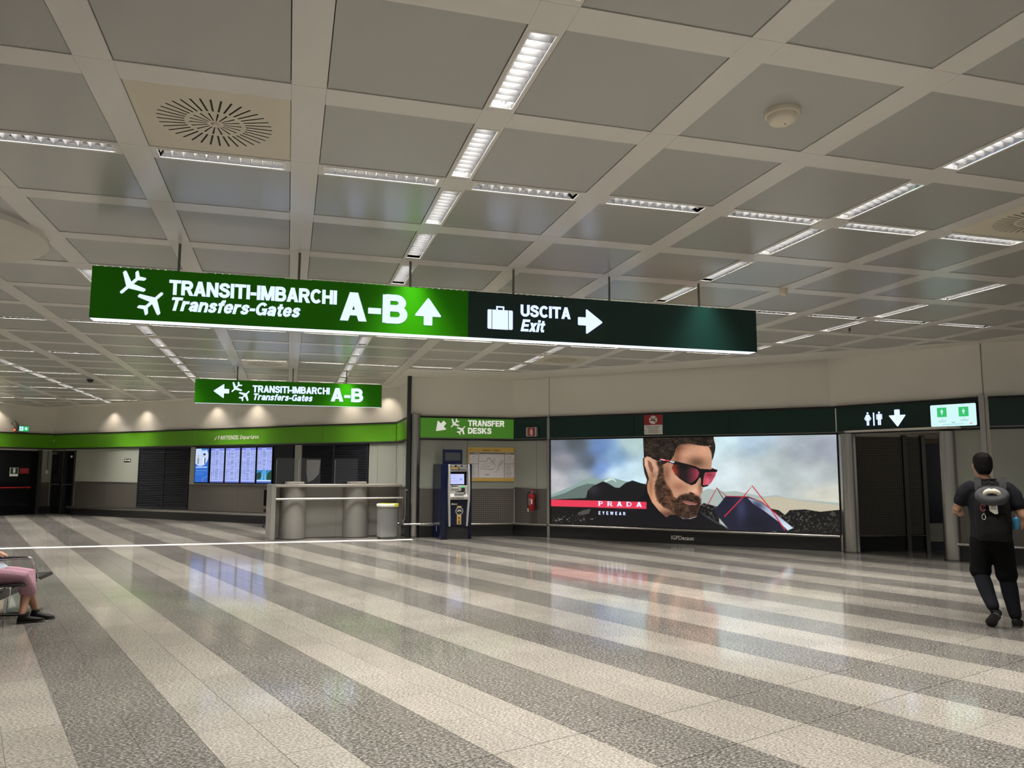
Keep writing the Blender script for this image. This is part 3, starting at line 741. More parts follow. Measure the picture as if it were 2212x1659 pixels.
part('light_strip', MB().box(-2.01, 5.80, -.088, -.062, ZB-.006, ZB+.008), 'glowbar', s1)
part('light_strip', MB().box(-2.01, 5.80, -.040, -.004, ZB-.006, ZB+.008), 'glowbar', s1)
part('light_strip', MB().box(-2.01, 5.80, .03, .06, ZB-.006, ZB+.008), 'glowbar', s1)
Y = -.1025
pic('aircraft_pictogram', planes(-1.535, 3.462, .235), Y, 'glow', s1)
m = letters(MB(), 'TRANSITI-IMBARCHI', -1.270, .462, 3.468, 3.622, Y, 0, .195, .075, fat=.022); letters(m, 'Transfers-Gates', -1.262, .09, 3.297, 3.437, Y, .22, .175, .075, fat=.022)
part('lettering', m, 'glow', s1)
part('gate_letters', letters(MB(), 'A-B', .512, 1.252, 3.296, 3.611, Y, 0, .2, .08, fat=.018), 'glow', s1)
pic('arrow', tr(ARROW, 1.4975, 3.446, .163), Y, 'glow', s1)
SUIT = [[(-.155, .0), (-.145, .01), (-.105, .01), (-.105, -.222), (-.145, -.222), (-.155, -.212)], R4(-.098, .098, -.224, .01), [(.155, .0), (.155, -.212), (.145, -.222), (.105, -.222), (.105, .01), (.145, .01)],
        R4(-.05, -.03, .01, .04), R4(.03, .05, .01, .04), R4(-.05, .05, .036, .055)]
pic('suitcase_pictogram', [[(2.358+p[0], 3.51+p[1]) for p in q] for q in SUIT], Y, 'glow', s1)
m = letters(MB(), 'USCITA', 2.612, 3.240, 3.461, 3.600, Y, 0, .195, .075, fat=.022); letters(m, 'Exit', 2.612, 2.926, 3.281, 3.422, Y, .22, .175, .075, fat=.022)
part('lettering', m, 'glow', s1)
pic('arrow', tr(ARROW, 3.497, 3.443, .163, -math.pi/2), Y, 'glow', s1)
s2 = sign('smaller lime hanging sign with left arrow, farther off above the desk', -2.105, 2.137, 19.22, [gx(u) for u in range(3)])
part('green_panel', MB().box(-2.105, 2.137, -.1, -.092, ZB, ZT), 'signgreen', s2)
part('light_strip', MB().box(-2.09, 2.12, -.085, -.055, ZB-.006, ZB+.008), 'glowbar', s2)  # unlit thin white lower edge, its brightness put in as glow
pic('arrow', tr(ARROW, -1.530, 3.458, .172, math.pi/2), Y, 'glow', s2)
pic('aircraft_pictogram', planes(-1.113, 3.458, .225), Y, 'glow', s2)
m = letters(MB(), 'TRANSITI-IMBARCHI', -.848, .902, 3.455, 3.612, Y, 0, .195, .075, fat=.022); letters(m, 'Transfers-Gates', -.842, .528, 3.275, 3.425, Y, .22, .175, .075, fat=.022)
part('lettering', m, 'glow', s2)
part('gate_letters', letters(MB(), 'A-B', .942, 1.692, 3.293, 3.608, Y, 0, .2, .08, fat=.018), 'glow', s2)
part('end_cap', MB().box(2.137, 2.150, -.1, .1, ZB, ZT), 'silver', s2)

# ================================================================ PRINTS
GL.update({
 'V': (.78, [[(0,1),(.22,1),(.49,0),(.29,0)], [(.29,0),(.49,0),(.78,1),(.56,1)]], []),
 'O': (.82, [], [arc(.41,.5,.31,.41,0,360,20)]), 'o': (.64, [], [arc(.32,.37,.22,.29,0,360,16)]),
 'L': (.6, [R4(0,.2,0,1), R4(0,.6,0,.18)], []), 'l': (.2, [R4(0,.2,0,1)], []), 'X': (.76, [[(0,0),(.24,0),(.76,1),(.52,1)], [(.52,0),(.76,0),(.24,1),(0,1)]], []),
 'm': (.94, [R4(0,.19,0,.74)], [[(.1,.42),(.2,.6),(.3,.66),(.4,.6),(.45,.46),(.45,0)], [(.45,.42),(.55,.6),(.66,.66),(.77,.6),(.84,.46),(.84,0)]]),
 'k': (.6, [R4(0,.19,0,1), [(.15,.22),(.15,.44),(.38,.74),(.6,.74)], [(.38,0),(.6,0),(.36,.45),(.22,.3)]], []),
 'd': (.64, [R4(.45,.64,0,1)], [arc(.31,.37,.21,.28,30,330,14)]), 'g': (.64, [R4(.45,.64,-.1,.74)], [arc(.31,.37,.21,.28,30,330,14), [(.54,-.05),(.48,-.16),(.3,-.18),(.12,-.14)]]),
})
def poly_mask(nx, ny, w, h, pts, ss=1):
    """anti-aliased mask of a polygon given in metres (origin at lower left)"""
    xs = (np.arange(nx)/(nx-1))*w; zs = h-(np.arange(ny)/(ny-1))*h
    m = np.zeros((ny, nx)); offs = [(-.25, -.25), (.25, -.25), (-.25, .25), (.25, .25)]
    px = [p[0] for p in pts]; pz = [p[1] for p in pts]; dx, dz = w/(nx-1), h/(ny-1)
    i0, i1 = np.searchsorted(xs, min(px)-dx), np.searchsorted(xs, max(px)+dx)
    j0 = int(np.clip((h-max(pz))/dz-2, 0, ny)); j1 = int(np.clip((h-min(pz))/dz+3, 0, ny))
    if i1 <= i0 or j1 <= j0: return m
    X, Z = np.meshgrid(xs[i0:i1], zs[j0:j1]); n = len(pts)
    for ox, oz in offs:
        ins = np.zeros(X.shape, bool); x, z = X+ox*dx, Z+oz*dz
        for a in range(n):
            x1, z1 = pts[a]; x2, z2 = pts[(a+1) % n]
            if z1 == z2: continue
            c = ((z1 > z) != (z2 > z)) & (x < (x2-x1)*(z-z1)/(z2-z1)+x1); ins ^= c
        m[j0:j1, i0:i1] += ins*.25
    return m
class Img:
    def __init__(s, nx, ny, w, h, col): s.nx, s.ny, s.w, s.h = nx, ny, w, h; s.a = np.ones((ny, nx, 3))*np.array(col, float); s.X, s.Z = np.meshgrid(np.linspace(0, w, nx), np.linspace(h, 0, ny))
    def mask(s, pts): return poly_mask(s.nx, s.ny, s.w, s.h, pts)
    def put(s, m, col):      # col: rgb or array
        c = np.array(col, float); s.a = s.a*(1-m[..., None])+c*m[..., None]; return s
    def poly(s, pts, col): return s.put(s.mask(pts), col)
    def rect(s, x0, x1, z0, z1, col): return s.poly(R4(x0, x1, z0, z1), col)
    def disc(s, x, z, rx, rz, col, a0=0, a1=360): return s.poly(arc(x, z, rx, rz, a0, a1, 32), col)
    def line(s, pts, w, col):
        for q in stroke_quads(pts, w): s.poly(q, col)
        return s
    def glow(s, x, z, rx, rz, mul, mask=None):   # soft lightening or darkening of the print
        g = np.exp(-(((s.X-x)/rx)**2+((s.Z-z)/rz)**2)); g = g if mask is None else g*mask
        s.a = s.a*(1+(np.array(mul, float)-1)*g[..., None]); return s
    def linear(s):
        v = np.clip(s.a/255.0, 0, 1); return np.where(v <= .04045, v/12.92, ((v+.055)/1.055)**2.4)
RNG = np.random.RandomState(11)
def vnoise(ny, nx, gy_, gx_):
    g = RNG.rand(gy_+2, gx_+2); y = np.linspace(0, gy_, ny); x = np.linspace(0, gx_, nx)
    yi, xi = y.astype(int), x.astype(int); fy, fx = y-yi, x-xi; fy, fx = fy*fy*(3-2*fy), fx*fx*(3-2*fx)
    a = g[yi][:, xi]; b = g[yi][:, xi+1]; c = g[yi+1][:, xi]; d = g[yi+1][:, xi+1]
    return (a*(1-fx)+b*fx)*(1-fy)[:, None]+(c*(1-fx)+d*fx)*fy[:, None]
def fbm(ny, nx, gy_, gx_, o=5):
    t = 0; k = 0
    for i in range(o): t = t+vnoise(ny, nx, gy_*2**i, gx_*2**i)/2**i; k += 1/2**i
    return t/k
PP = {
'hair':[(2.448,2.151),(2.449,1.886),(2.456,1.697),(2.459,1.612),(2.509,1.65),(2.601,1.64),(2.695,1.592),(2.85,1.573),(2.906,1.451),(2.964,1.47),(3.1,1.543),(3.149,1.599),(3.199,1.691),(3.239,1.82),(3.298,1.893),(3.412,1.938),(3.563,1.945),(3.748,1.896),(3.932,1.875),(4.042,1.883),(4.066,1.756),(4.072,1.629),(4.073,1.539),(4.118,1.629),(4.158,1.791),(4.161,1.899),(4.136,2.008),(4.121,2.117)],
'hairback':[(2.466,1.452),(2.483,1.283),(2.54,1.134),(2.562,1.059),(2.573,1.134),(2.542,1.246),(2.504,1.358)],
'skin':[(3.178,1.636),(3.24,1.839),(3.336,1.911),(3.563,1.936),(3.822,1.886),(4.005,1.865),(4.057,1.756),(4.079,1.539),(4.057,1.377),(4.191,1.323),(4.152,1.215),(4.057,1.053),(3.964,0.963),(3.854,0.934),(3.843,0.835),(3.795,0.745),(3.811,0.673),(3.799,0.547),(3.732,0.42),(3.692,0.275),(3.561,0.235),(3.375,0.221),(3.227,0.298),(3.075,0.293),(2.979,0.236),(2.809,0.378),(2.638,0.577),(2.534,0.816),(2.531,0.965),(2.559,1.096),(2.502,1.246),(2.466,1.452),(2.469,1.603),(2.539,1.649),(2.733,1.564),(2.906,1.47)],
'ear':[(2.469,1.603),(2.539,1.649),(2.636,1.621),(2.713,1.545),(2.741,1.452),(2.807,1.358),(2.756,1.209),(2.726,1.135),(2.647,1.125),(2.57,1.171),(2.503,1.283),(2.476,1.452)],
'earin':[(2.547,1.565),(2.634,1.508),(2.691,1.377),(2.669,1.246),(2.611,1.302),(2.564,1.433)],
'beard':[(2.762,1.545),(2.869,1.526),(2.925,1.433),(2.94,1.21),(2.976,1.062),(3.05,0.953),(3.124,0.843),(3.178,0.698),(3.235,0.68),(3.33,0.755),(3.462,0.793),(3.574,0.795),(3.648,0.76),(3.757,0.726),(3.802,0.655),(3.799,0.547),(3.732,0.42),(3.692,0.275),(3.561,0.226),(3.375,0.211),(3.227,0.298),(3.077,0.385),(2.926,0.472),(2.793,0.58),(2.737,0.708),(2.713,0.949),(2.734,1.061),(2.795,1.21),(2.817,1.358)],
'lips':[(3.346,0.628),(3.459,0.621),(3.607,0.597),(3.735,0.573),(3.679,0.535),(3.531,0.532),(3.42,0.566)],
'nose':[(3.503,0.921),(3.616,0.977),(3.712,1.141),(3.776,1.123),(3.827,0.961),(3.833,0.835),(3.785,0.735),(3.684,0.752),(3.574,0.804),(3.51,0.83)],
'nostril':[(3.538,0.831),(3.612,0.814),(3.666,0.779),(3.629,0.769),(3.555,0.786)],
'frame':[(3.175,1.484),(3.44,1.483),(3.681,1.417),(3.809,1.359),(4.056,1.341),(4.075,1.373),(4.2,1.327),(4.181,1.284),(3.917,1.272),(3.888,1.214),(3.855,0.988),(3.983,0.99),(3.961,0.963),(3.854,0.94),(3.809,0.979),(3.813,1.142),(3.786,1.159),(3.691,1.018),(3.597,0.98),(3.468,1.03),(3.319,1.124),(3.217,1.221),(3.135,1.359)],
'lens1':[(3.165,1.451),(3.326,1.45),(3.551,1.413),(3.735,1.341),(3.78,1.268),(3.74,1.159),(3.636,1.059),(3.561,1.022),(3.413,1.084),(3.283,1.175),(3.19,1.266),(3.144,1.34)],
'lens2':[(3.898,1.241),(3.963,1.278),(4.154,1.287),(4.143,1.197),(4.076,1.089),(3.983,0.999),(3.855,0.988),(3.874,1.142)],
'temple':[(2.601,1.64),(2.851,1.601),(3.1,1.553),(3.214,1.534),(3.44,1.483),(3.175,1.473),(3.08,1.497),(2.85,1.545),(2.656,1.602)],
'logo':[(2.851,1.597),(3.091,1.551),(3.084,1.521),(2.85,1.563)], 'silver':[(3.091,1.547),(3.205,1.528),(3.194,1.488),(3.09,1.51)],
'jacket':[(2.517,0.965),(2.534,0.816),(2.638,0.577),(2.809,0.378),(2.979,0.236),(3.075,0.293),(3.227,0.298),(3.375,0.211),(3.561,0.217),(3.691,0.266),(3.732,0.42),(3.894,0.317),(4.143,0.182),(4.319,0.082),(4.492,-0.025),(4.486,-0.261),(0.899,-0.422),(0.944,0.031),(1.511,0.315),(2.304,0.607),(2.455,0.759)],
'shoulder':[(3.732,0.42),(3.894,0.317),(4.143,0.182),(4.319,0.082),(4.492,-0.025),(4.44,-0.022),(4.283,0.072),(4.106,0.154),(3.857,0.298)],
'hillsR':[(3.76,0.816),(3.981,0.909),(4.339,0.842),(4.588,0.864),(4.831,0.815),(5.206,0.751),(5.46,0.79),(5.707,0.726),(6.194,0.684),(6.975,0.634),(6.942,-0.151),(3.733,-0.295)],
'sand':[(5.034,0.696),(5.459,0.755),(6.051,0.664),(6.972,0.568),(6.942,-0.151),(5.005,-0.238)],
'bushL':[(3.752,0.492),(3.864,0.584),(4.062,0.535),(4.187,0.502),(4.238,-0.272),(3.678,-0.298),(3.732,0.42)],
'bushR':[(5.333,0.495),(5.499,0.465),(5.629,0.366),(5.731,0.471),(6.045,0.496),(6.344,0.453),(6.816,0.515),(6.969,0.486),(6.935,-0.314),(5.504,-0.385)],
'tent':[(4.363,0.745),(4.742,0.743),(4.863,0.745),(5.135,0.646),(5.333,0.495),(5.528,0.312),(5.792,0.092),(5.667,0.031),(4.491,-0.087),(4.406,0.024),(4.077,0.411),(4.243,0.592)],
'flap':[(4.845,0.719),(5.101,0.654),(5.332,0.478),(5.463,0.361),(5.792,0.092),(5.675,0.037),(5.523,0.193),(5.196,0.44),(4.962,0.59)],
'pole1':[(3.954,0.541),(4.172,0.926),(4.381,0.746),(4.742,0.743)], 'pole2':[(4.325,0.294),(4.759,0.743),(4.953,0.982),(5.333,0.486),(5.618,0.043)], 'pole3':[(4.172,0.926),(4.317,0.674)],
'ridge':[(4.742,0.743),(4.863,0.742),(5.135,0.642),(5.333,0.486),(5.528,0.312)],
'mtnB':[(-0.047,0.686),(0.308,0.825),(0.621,0.944),(0.948,1.112),(1.127,1.137),(1.409,1.09),(1.619,1.148),(1.996,1.055),(2.548,0.996),(2.54,0.526),(-0.048,0.469)],
'mtnF':[(-0.047,0.628),(0.4,0.76),(0.73,0.913),(0.982,0.989),(1.196,0.983),(1.121,0.495),(-0.048,0.469)],
'rock':[(0.845,0.619),(0.962,0.654),(0.999,0.818),(1.125,0.933),(1.408,1.05),(1.548,1.002),(1.72,0.908),(1.831,0.901),(1.995,1.023),(2.166,1.08),(2.399,1.01),(2.598,0.981),(2.59,0.527),(0.844,0.489)],
'ground':[(-0.047,0.586),(0.845,0.636),(2.591,0.621),(2.58,-0.018),(-0.049,-0.113)],
'stone':[(0.725,0.273),(0.87,0.342),(1.084,0.388),(1.03,0.266),(0.869,0.229),(0.743,0.233)],
'snow':[(1.426,1.066),(1.619,1.148),(1.705,1.116),(1.773,1.021),(1.653,1.092),(1.478,1.034)],
}
def poster():
    w, h, nx, ny = 6.73, 2.08, 800, 248
    I = Img(nx, ny, w, h, (200, 200, 200))
    cp = [(.1,1.95,120,126,138),(.4,1.5,142,143,152),(.1,1.05,205,205,210),(.7,1.95,92,100,108),(1.0,1.5,98,108,122),(.85,1.15,165,175,182),(1.35,1.85,108,138,188),(1.35,1.4,118,152,208),(1.7,1.65,140,178,216),(1.7,1.2,190,215,230),(2.2,1.95,185,212,212),(2.3,1.3,198,224,234),
          (4.3,1.95,196,220,226),(5,1.95,172,194,210),(6,1.95,178,188,198),(6.6,1.8,160,166,178),(4.6,1.3,204,218,222),(5.4,1.4,192,204,204),(6.4,1.2,188,197,198),(5,.95,210,221,222),(6.5,.8,206,206,192),(3.3,1.5,190,210,220)]
    wt_ = 0; acc = 0
    for x, z, r, g, b in cp:
        k = 1/(((I.X-x)/1.0)**2+((I.Z-z)/.8)**2+.03)**2; wt_ = wt_+k; acc = acc+k[..., None]*np.array((r, g, b))
    I.a = acc/wt_[..., None]
    n = fbm(ny, nx, 5, 12, 5); I.a = I.a*(1+(n-.5)[..., None]*.34)
    n2 = fbm(ny, nx, 60, 180, 3)
    I.poly(PP['mtnB'], (142, 166, 160)).poly(PP['snow'], (205, 225, 220)).poly(PP['mtnF'], (100, 116, 111))
    I.poly(PP['ground'], (18, 16, 16)); m = I.mask(PP['ground']); I.a *= (1+(n2-.5)[..., None]*.9*m[..., None])
    g = np.clip((n2-.62)*9, 0, 1)*np.exp(-((I.Z-.12)/.09)**2)*(I.X < 1.25); I.put(g*.8, (150, 145, 140))
    I.poly(PP['rock'], (24, 23, 26)); m = I.mask(PP['rock']); I.glow(1.15, .85, .15, .12, (2.0, 2.0, 2.0), m)
    I.poly(PP['stone'], (78, 74, 72))
    I.poly(PP['hillsR'], (172, 184, 178)).poly(PP['sand'], (196, 188, 166))
    for k in ('bushL', 'bushR'):
        m = I.mask(PP[k]); I.put(m, (17, 17, 16)); hl = np.clip((n2-.52)*5, 0, 1)*m*np.clip(fbm(ny, nx, 8, 20, 2)*2-.5, 0, 1); I.put(hl*.6, (150, 146, 136))
    I.poly(PP['tent'], (31, 32, 52)); m = I.mask(PP['tent']); I.glow(4.7, .45, .12, .3, (1.8, 1.8, 1.7), m); I.glow(5.0, .15, .4, .2, (.7, .7, .75), m)
    I.poly(PP['flap'], (178, 190, 212)); m = I.mask(PP['flap']); I.glow(5.05, .55, .16, .14, (.4, .42, .5), m); I.glow(5.65, .12, .2, .12, (1.2, 1.2, 1.15), m)
    I.line(PP['pole3'], .016, (40, 22, 30)); I.line(PP['pole1'], .018, (185, 40, 55)); I.line(PP['pole2'], .024, (205, 48, 62)); I.line(PP['ridge'], .016, (160, 36, 48))
    # head
    sk = I.mask(PP['skin']); sd = sk
    for _ in range(4): sd = np.maximum.reduce([sd, np.roll(sd, 1, 0), np.roll(sd, -1, 0), np.roll(sd, 1, 1), np.roll(sd, -1, 1)])
    sd = sd*((I.X < 3.3) | (I.Z > 1.45))*(I.X < 4.06); I.put(sd, (58, 42, 33)); I.put(sk, (196, 148, 120)); I.a *= (1+(n2-.5)[..., None]*.10*sk[..., None])
    I.glow(3.35, 1.15, .25, .3, (1.12, 1.12, 1.12), sk); I.glow(3.9, 1.75, .2, .22, (1.12, 1.1, 1.08), sk); I.glow(2.75, .7, .22, .32, (1.14, 1.12, 1.08), sk)
    I.glow(3.25, 1.85, .22, .12, (.62, .55, .5), sk); I.glow(3.6, 1.96, .6, .06, (.6, .52, .48), sk); I.glow(3.0, 1.25, .1, .22, (.72, .64, .6), sk); I.glow(3.45, 1.72, .2, .12, (1.1, 1.08, 1.06), sk); I.glow(2.62, .95, .07, .3, (.8, .74, .7), sk); I.glow(3.62, .7, .12, .05, (.62, .52, .48), sk)
    I.glow(3.72, 1.5, .22, .13, (.55, .5, .47), sk); I.glow(3.95, 1.0, .14, .3, (.78, .72, .7), sk); I.glow(3.25, 1.62, .12, .25, (.72, .66, .62), sk); I.glow(3.3, .95, .2, .12, (.8, .74, .7), sk); I.glow(3.1, .3, .4, .1, (.5, .45, .42), sk)
    em = I.mask(PP['ear']); I.put(em, (208, 162, 134)); I.glow(2.68, 1.2, .1, .1, (.75, .7, .66), em); I.put(I.mask(PP['earin'])*.75, (110, 66, 50)); I.glow(2.52, 1.5, .05, .1, (1.12, 1.12, 1.1), em)
    nm = I.mask(PP['nose']); I.put(nm*.8, (206, 158, 130)); I.glow(3.8, .95, .05, .2, (.72, .66, .62), nm); I.glow(3.66, .86, .08, .06, (1.15, 1.13, 1.12), nm)
    # short hair and beard, brushed in with fine strokes
    st = fbm(ny, nx, 130, 190, 2); st2 = fbm(ny, nx, 24, 60, 3)
    hm = I.mask(PP['hair']); I.put(hm, (40, 32, 26)); I.put(I.mask(PP['hairback']), (36, 28, 24)); I.a *= (1+((st-.5)*1.6+(st2-.5)*1.2)[..., None]*hm[..., None])
    bm_ = I.mask(PP['beard'])
    k = bm_
    for _ in range(9): k = (k+np.roll(k, 1, 0)+np.roll(k, -1, 0)+np.roll(k, 1, 1)+np.roll(k, -1, 1))/5
    k = np.clip(k+(st-.5)*1.3*(k > .02)*(k < .98), 0, 1); I.put(k*.93, (52, 37, 28)); I.a *= (1+((st-.5)*1.3+(st2-.5)*1.0)[..., None]*k[..., None])
    I.glow(3.1, .75, .2, .35, (1.35, 1.25, 1.15), k); I.glow(3.75, .5, .12, .3, (.65, .6, .58), k)
    I.poly(PP['lips'], (172, 112, 104)); I.line([(3.35,.622),(3.46,.595),(3.6,.575),(3.73,.57)], .016, (96, 52, 46)); I.poly(PP['nostril'], (62, 34, 26))
    # sports sunglasses
    I.poly(PP['temple'], (14, 13, 15)).poly(PP['frame'], (14, 12, 14)).poly(PP['logo'], (214, 62, 66)).poly(PP['silver'], (196, 202, 214))
    I.line([(2.87,1.576),(2.97,1.558)], .018, (240, 225, 225))
    m = I.mask(PP['lens1']); t = np.clip((I.X-3.15)/.63, 0, 1)[..., None]
    c1, c2, c3 = np.array((190., 66, 44)), np.array((34., 24, 26)), np.array((178., 62, 84))
    lens = np.where(t < .45, c1+(c2-c1)*np.clip(t/.3, 0, 1), c2+(c3-c2)*np.clip((t-.5)/.5, 0, 1)); I.put(m, lens); I.glow(3.45, 1.4, .3, .06, (.5, .5, .55), m)
    m = I.mask(PP['lens2']); I.put(m, (202, 84, 104)); I.glow(4.0, 1.22, .12, .08, (.7, .6, .65), m); I.glow(3.97, 1.08, .03, .12, (1.15, 1.2, 1.2), m)
    j = I.mask(PP['jacket']); I.put(j, (15, 14, 19)); I.put(I.mask(PP['shoulder'])*.55, (92, 92, 98)); I.glow(1.9, .42, .5, .06, (2.2, 2.2, 2.2), j)
    I.poly([(0, .588), (2.505, .580), (2.502, .416), (0, .422)], (233, 60, 86))
    return I.linear()
def board(seed, last=False):
    w, h = .62, 1.11; I = Img(64, 116, w, h, (172, 188, 255)); r = np.random.RandomState(seed)
    I.rect(0, w, h-.07, h, (120, 132, 226)).rect(w*.3, w*.62, h-.052, h-.03, (196, 206, 255))
    z = h-.105
    while z > .06:
        I.rect(0, w, z-.012, z-.004, (142, 152, 206))
        for x0, x1 in ((.04, .10), (.13, .2), (.23, .40), (.44, .5), (.53, .59)):
            if r.rand() < .85: I.rect(x0, x0+(x1-x0)*(.5+.5*r.rand()), z+.004, z+.016, (96, 104, 158))
        z -= .038
    I.rect(.30, .302, .06, h-.1, (190, 150, 190)).rect(0, w, 0, .04, (92, 108, 200))
    if last:
        I.rect(0, w, .03, .40, (44, 132, 196)); I.poly([(0, .10), (0, .30), (.16, .36), (.22, .14)], (22, 62, 66)); I.poly([(.4, .1), (w, .1), (w, .40), (.46, .3)], (28, 70, 52))
        I.poly([(.16, .09), (.28, .09), (.30, .40), (.26, .40)], (96, 176, 222)); I.poly([(.34, .09), (.42, .09), (.36, .40), (.33, .40)], (120, 190, 230)); I.rect(0, w, .055, .085, (225, 240, 255)).rect(0, w, 0, .05, (70, 100, 200))
    return I.linear()
def promo():
    w, h = .62, 1.11; I = Img(64, 116, w, h, (38, 104, 204))
    I.disc(.25, .86, .36, .33, (196, 216, 255)); I.rect(.27, .50, h-.06, h, (40, 120, 190)); I.rect(.31, .313, .8, 1.05, (120, 140, 190))
    I.disc(.13, .86, .045, .055, (214, 190, 176)); I.rect(.085, .175, .60, .80, (150, 160, 150)); I.disc(.42, .88, .045, .055, (214, 190, 176)); I.disc(.42, .92, .06, .035, (20, 34, 70)); I.rect(.365, .475, .58, .81, (236, 240, 250)); I.rect(.43, .475, .6, .8, (30, 50, 96))
    I.line([(.175, .74), (.365, .74)], .012, (205, 200, 205)); I.rect(.03, .57, .475, .515, (170, 205, 250)); I.rect(.03, .57, .37, .385, (120, 170, 235))
    for z in (.30, .27, .24): I.rect(.03, .45, z, z+.012, (74, 136, 220))
    I.line([(.33, .05), (.4, .12), (.6, .2)], .014, (110, 165, 230)); I.disc(.40, .07, .035, .035, (170, 80, 130)); return I.linear()
def airport_map():
    w, h = 1.27, .855; I = Img(206, 140, w, h, (214, 176, 92)); r = np.random.RandomState(5)
    I.rect(.28, .98, .68, .705, (220, 130, 60)); I.rect(.40, .86, .655, .672, (220, 140, 70)); I.rect(1.2, 1.23, .78, .80, (150, 110, 50)); I.rect(.02, .09, .80, .812, (170, 130, 60))
    I.rect(.03, w-.03, .08, .74, (168, 164, 164)); I.rect(.04, .16, .70, .716, (70, 66, 66)).rect(.30, .98, .70, .716, (60, 56, 58)).rect(1.12, 1.22, .70, .716, (70, 66, 66))
    I.rect(.29, .955, .085, .685, (226, 222, 222))
    for x0, x1 in ((.04, .27), (.975, 1.235)):
        I.rect(x0, x1, .455, .675, (228, 224, 224)).rect(x0, x1, .09, .435, (222, 218, 218))
        for z in np.arange(.11, .42, .022): I.rect(x0+.02, x0+.02+(x1-x0-.04)*(.5+.5*r.rand()), z, z+.007, (160, 156, 156))
        for x in np.arange(x0+.03, x1-.02, .035): I.rect(x, x+.008, .48, .59, (178, 174, 174))
        I.rect(x0+.07, x1-.07, .62, .632, (130, 126, 126))
    for a, b, c, d, t in ((.30,.50,.47,.50,.012), (.47,.50,.55,.60,.014), (.55,.60,.62,.52,.010), (.62,.52,.72,.40,.012), (.72,.40,.66,.30,.01), (.66,.30,.32,.31,.012), (.32,.36,.60,.38,.010), (.60,.38,.70,.52,.008), (.78,.30,.94,.52,.012), (.74,.22,.78,.30,.01), (.56,.44,.68,.57,.008), (.80,.40,.90,.54,.006), (.34,.42,.52,.44,.007), (.76,.36,.90,.48,.006)):
        I.line([(a, b), (c, d)], t, (120+r.randint(40), 116+r.randint(40), 118+r.randint(40)))
    for _ in range(60):
        x, z = .32+.6*r.rand(), .28+.3*r.rand(); I.rect(x, x+.018*r.rand()+.004, z, z+.008, (140, 130, 132))
    I.rect(.45, .57, .155, .175, (150, 146, 146)); return I.linear()
PG = print_mat('poster_light_box', 1.0, .15); PS = print_mat('screen_picture', 1.0, .12); PM = print_mat('matte_print', 0, .35)

# ================================================================ THINGS ON THE WALLS
def on(w, s, y=0.0, z=0.0):
    c, n = math.cos(w.rotation_euler.z), math.sin(w.rotation_euler.z); p = w.location
    return (p.x+s*c-y*n, p.y+s*n+y*c, z), w.rotation_euler.z
def wthing(name, lab, cat, w, s, y, z, group=None, mb=None, m=None, smooth=None):
    loc, rz = on(w, s, y, z); return thing(name, lab, cat, loc, rz, group, mb, m, smooth)
# light box advertisement
o = wthing('light_box', 'wide backlit advertisement of a bearded man in sunglasses beside a tent', 'billboard', wc, 1.10, 0, 0)
part('frame', MB().box(0, .038, -.075, 0, .345, 2.455).box(6.768, 6.80, -.075, 0, .345, 2.455).box(.038, 6.768, -.075, 0, 2.437, 2.455).box(.038, 6.768, -.075, 0, .345, .357), 'black', o)
part('light_tray', MB().box(.038, 6.768, -.05, 0, .357, 2.437), 'dgrey', o)
painted('poster', 6.73, 2.08, poster(), PG, o, (.038, 0, .357), -.055)
part('brand_letters', letters(MB(), 'PRADA', .038+1.288, .038+2.384, .357+.462, .357+.572, -.057, 0, .13, .72, serif=True), 'glow', o)
part('sub_letters', letters(MB(), 'EYEWEAR', .038+1.287, .038+1.977, .357+.253, .357+.331, -.057, 0, .16, .62), 'glow', o)
cu = bpy.data.curves.new('owner_letters', 'FONT'); cu.body = 'IGPDecaux'; cu.size = .125; cu.offset = .0022; cu.space_character = .98
tmp = bpy.data.objects.new('tmp', cu); COL.objects.link(tmp); dg = bpy.context.evaluated_depsgraph_get(); dg.update()
me = bpy.data.meshes.new_from_object(tmp.evaluated_get(dg)); bpy.data.objects.remove(tmp); me.materials.clear(); me.materials.append(MT['white'])
wd = max(v.co.x for v in me.vertices)
for v in me.vertices: v.co = (v.co.x*.545/wd, 0, v.co.y)
link('owner_letters', me, o, (3.115, -.047, .095))
# no smoking sign
o = wthing('no_smoking_sign', 'red and white no smoking sign on the dark green fascia above the light box', 'sign', wc, 3.622, -.062, 2.52, None, MB().box(0, .45, -.012, 0, 0, .465), 'white')
part('red_field', MB().flat(R4(0, .45, .225, .465), -.0135), 'redsign', o)
part('pictogram_disc', polys(MB(), [arc(.225, .345, .1, .1, 0, 360, 28)[:-1]], -.0145), 'white', o)
m = MB(); polys(m, [R4(.15, .28, .325, .35), R4(.285, .30, .325, .35)], -.0152); polys(m, stroke_quads([(.23, .36), (.25, .385), (.28, .385), (.30, .41)], .012), -.0152)
part('cigarette', m, 'rubber', o)
part('slash', polys(MB(), stroke_quads([(.155, .415), (.295, .275)], .018), -.0158), 'redsign', o)
m = letters(MB(), 'VIETATO FUMARE', .06, .39, .172, .197, -.0135, 0, .16, .08); letters(m, 'No Smoking', .11, .34, .135, .160, -.0135, .2, .16, .08)
for k, z in enumerate((.1, .08, .05, .03)): m.flat(R4(.09+.02*(k % 2), .36-.02*(k % 2), z, z+.007), -.0135)
part('small_print', m, 'dgrey', o)
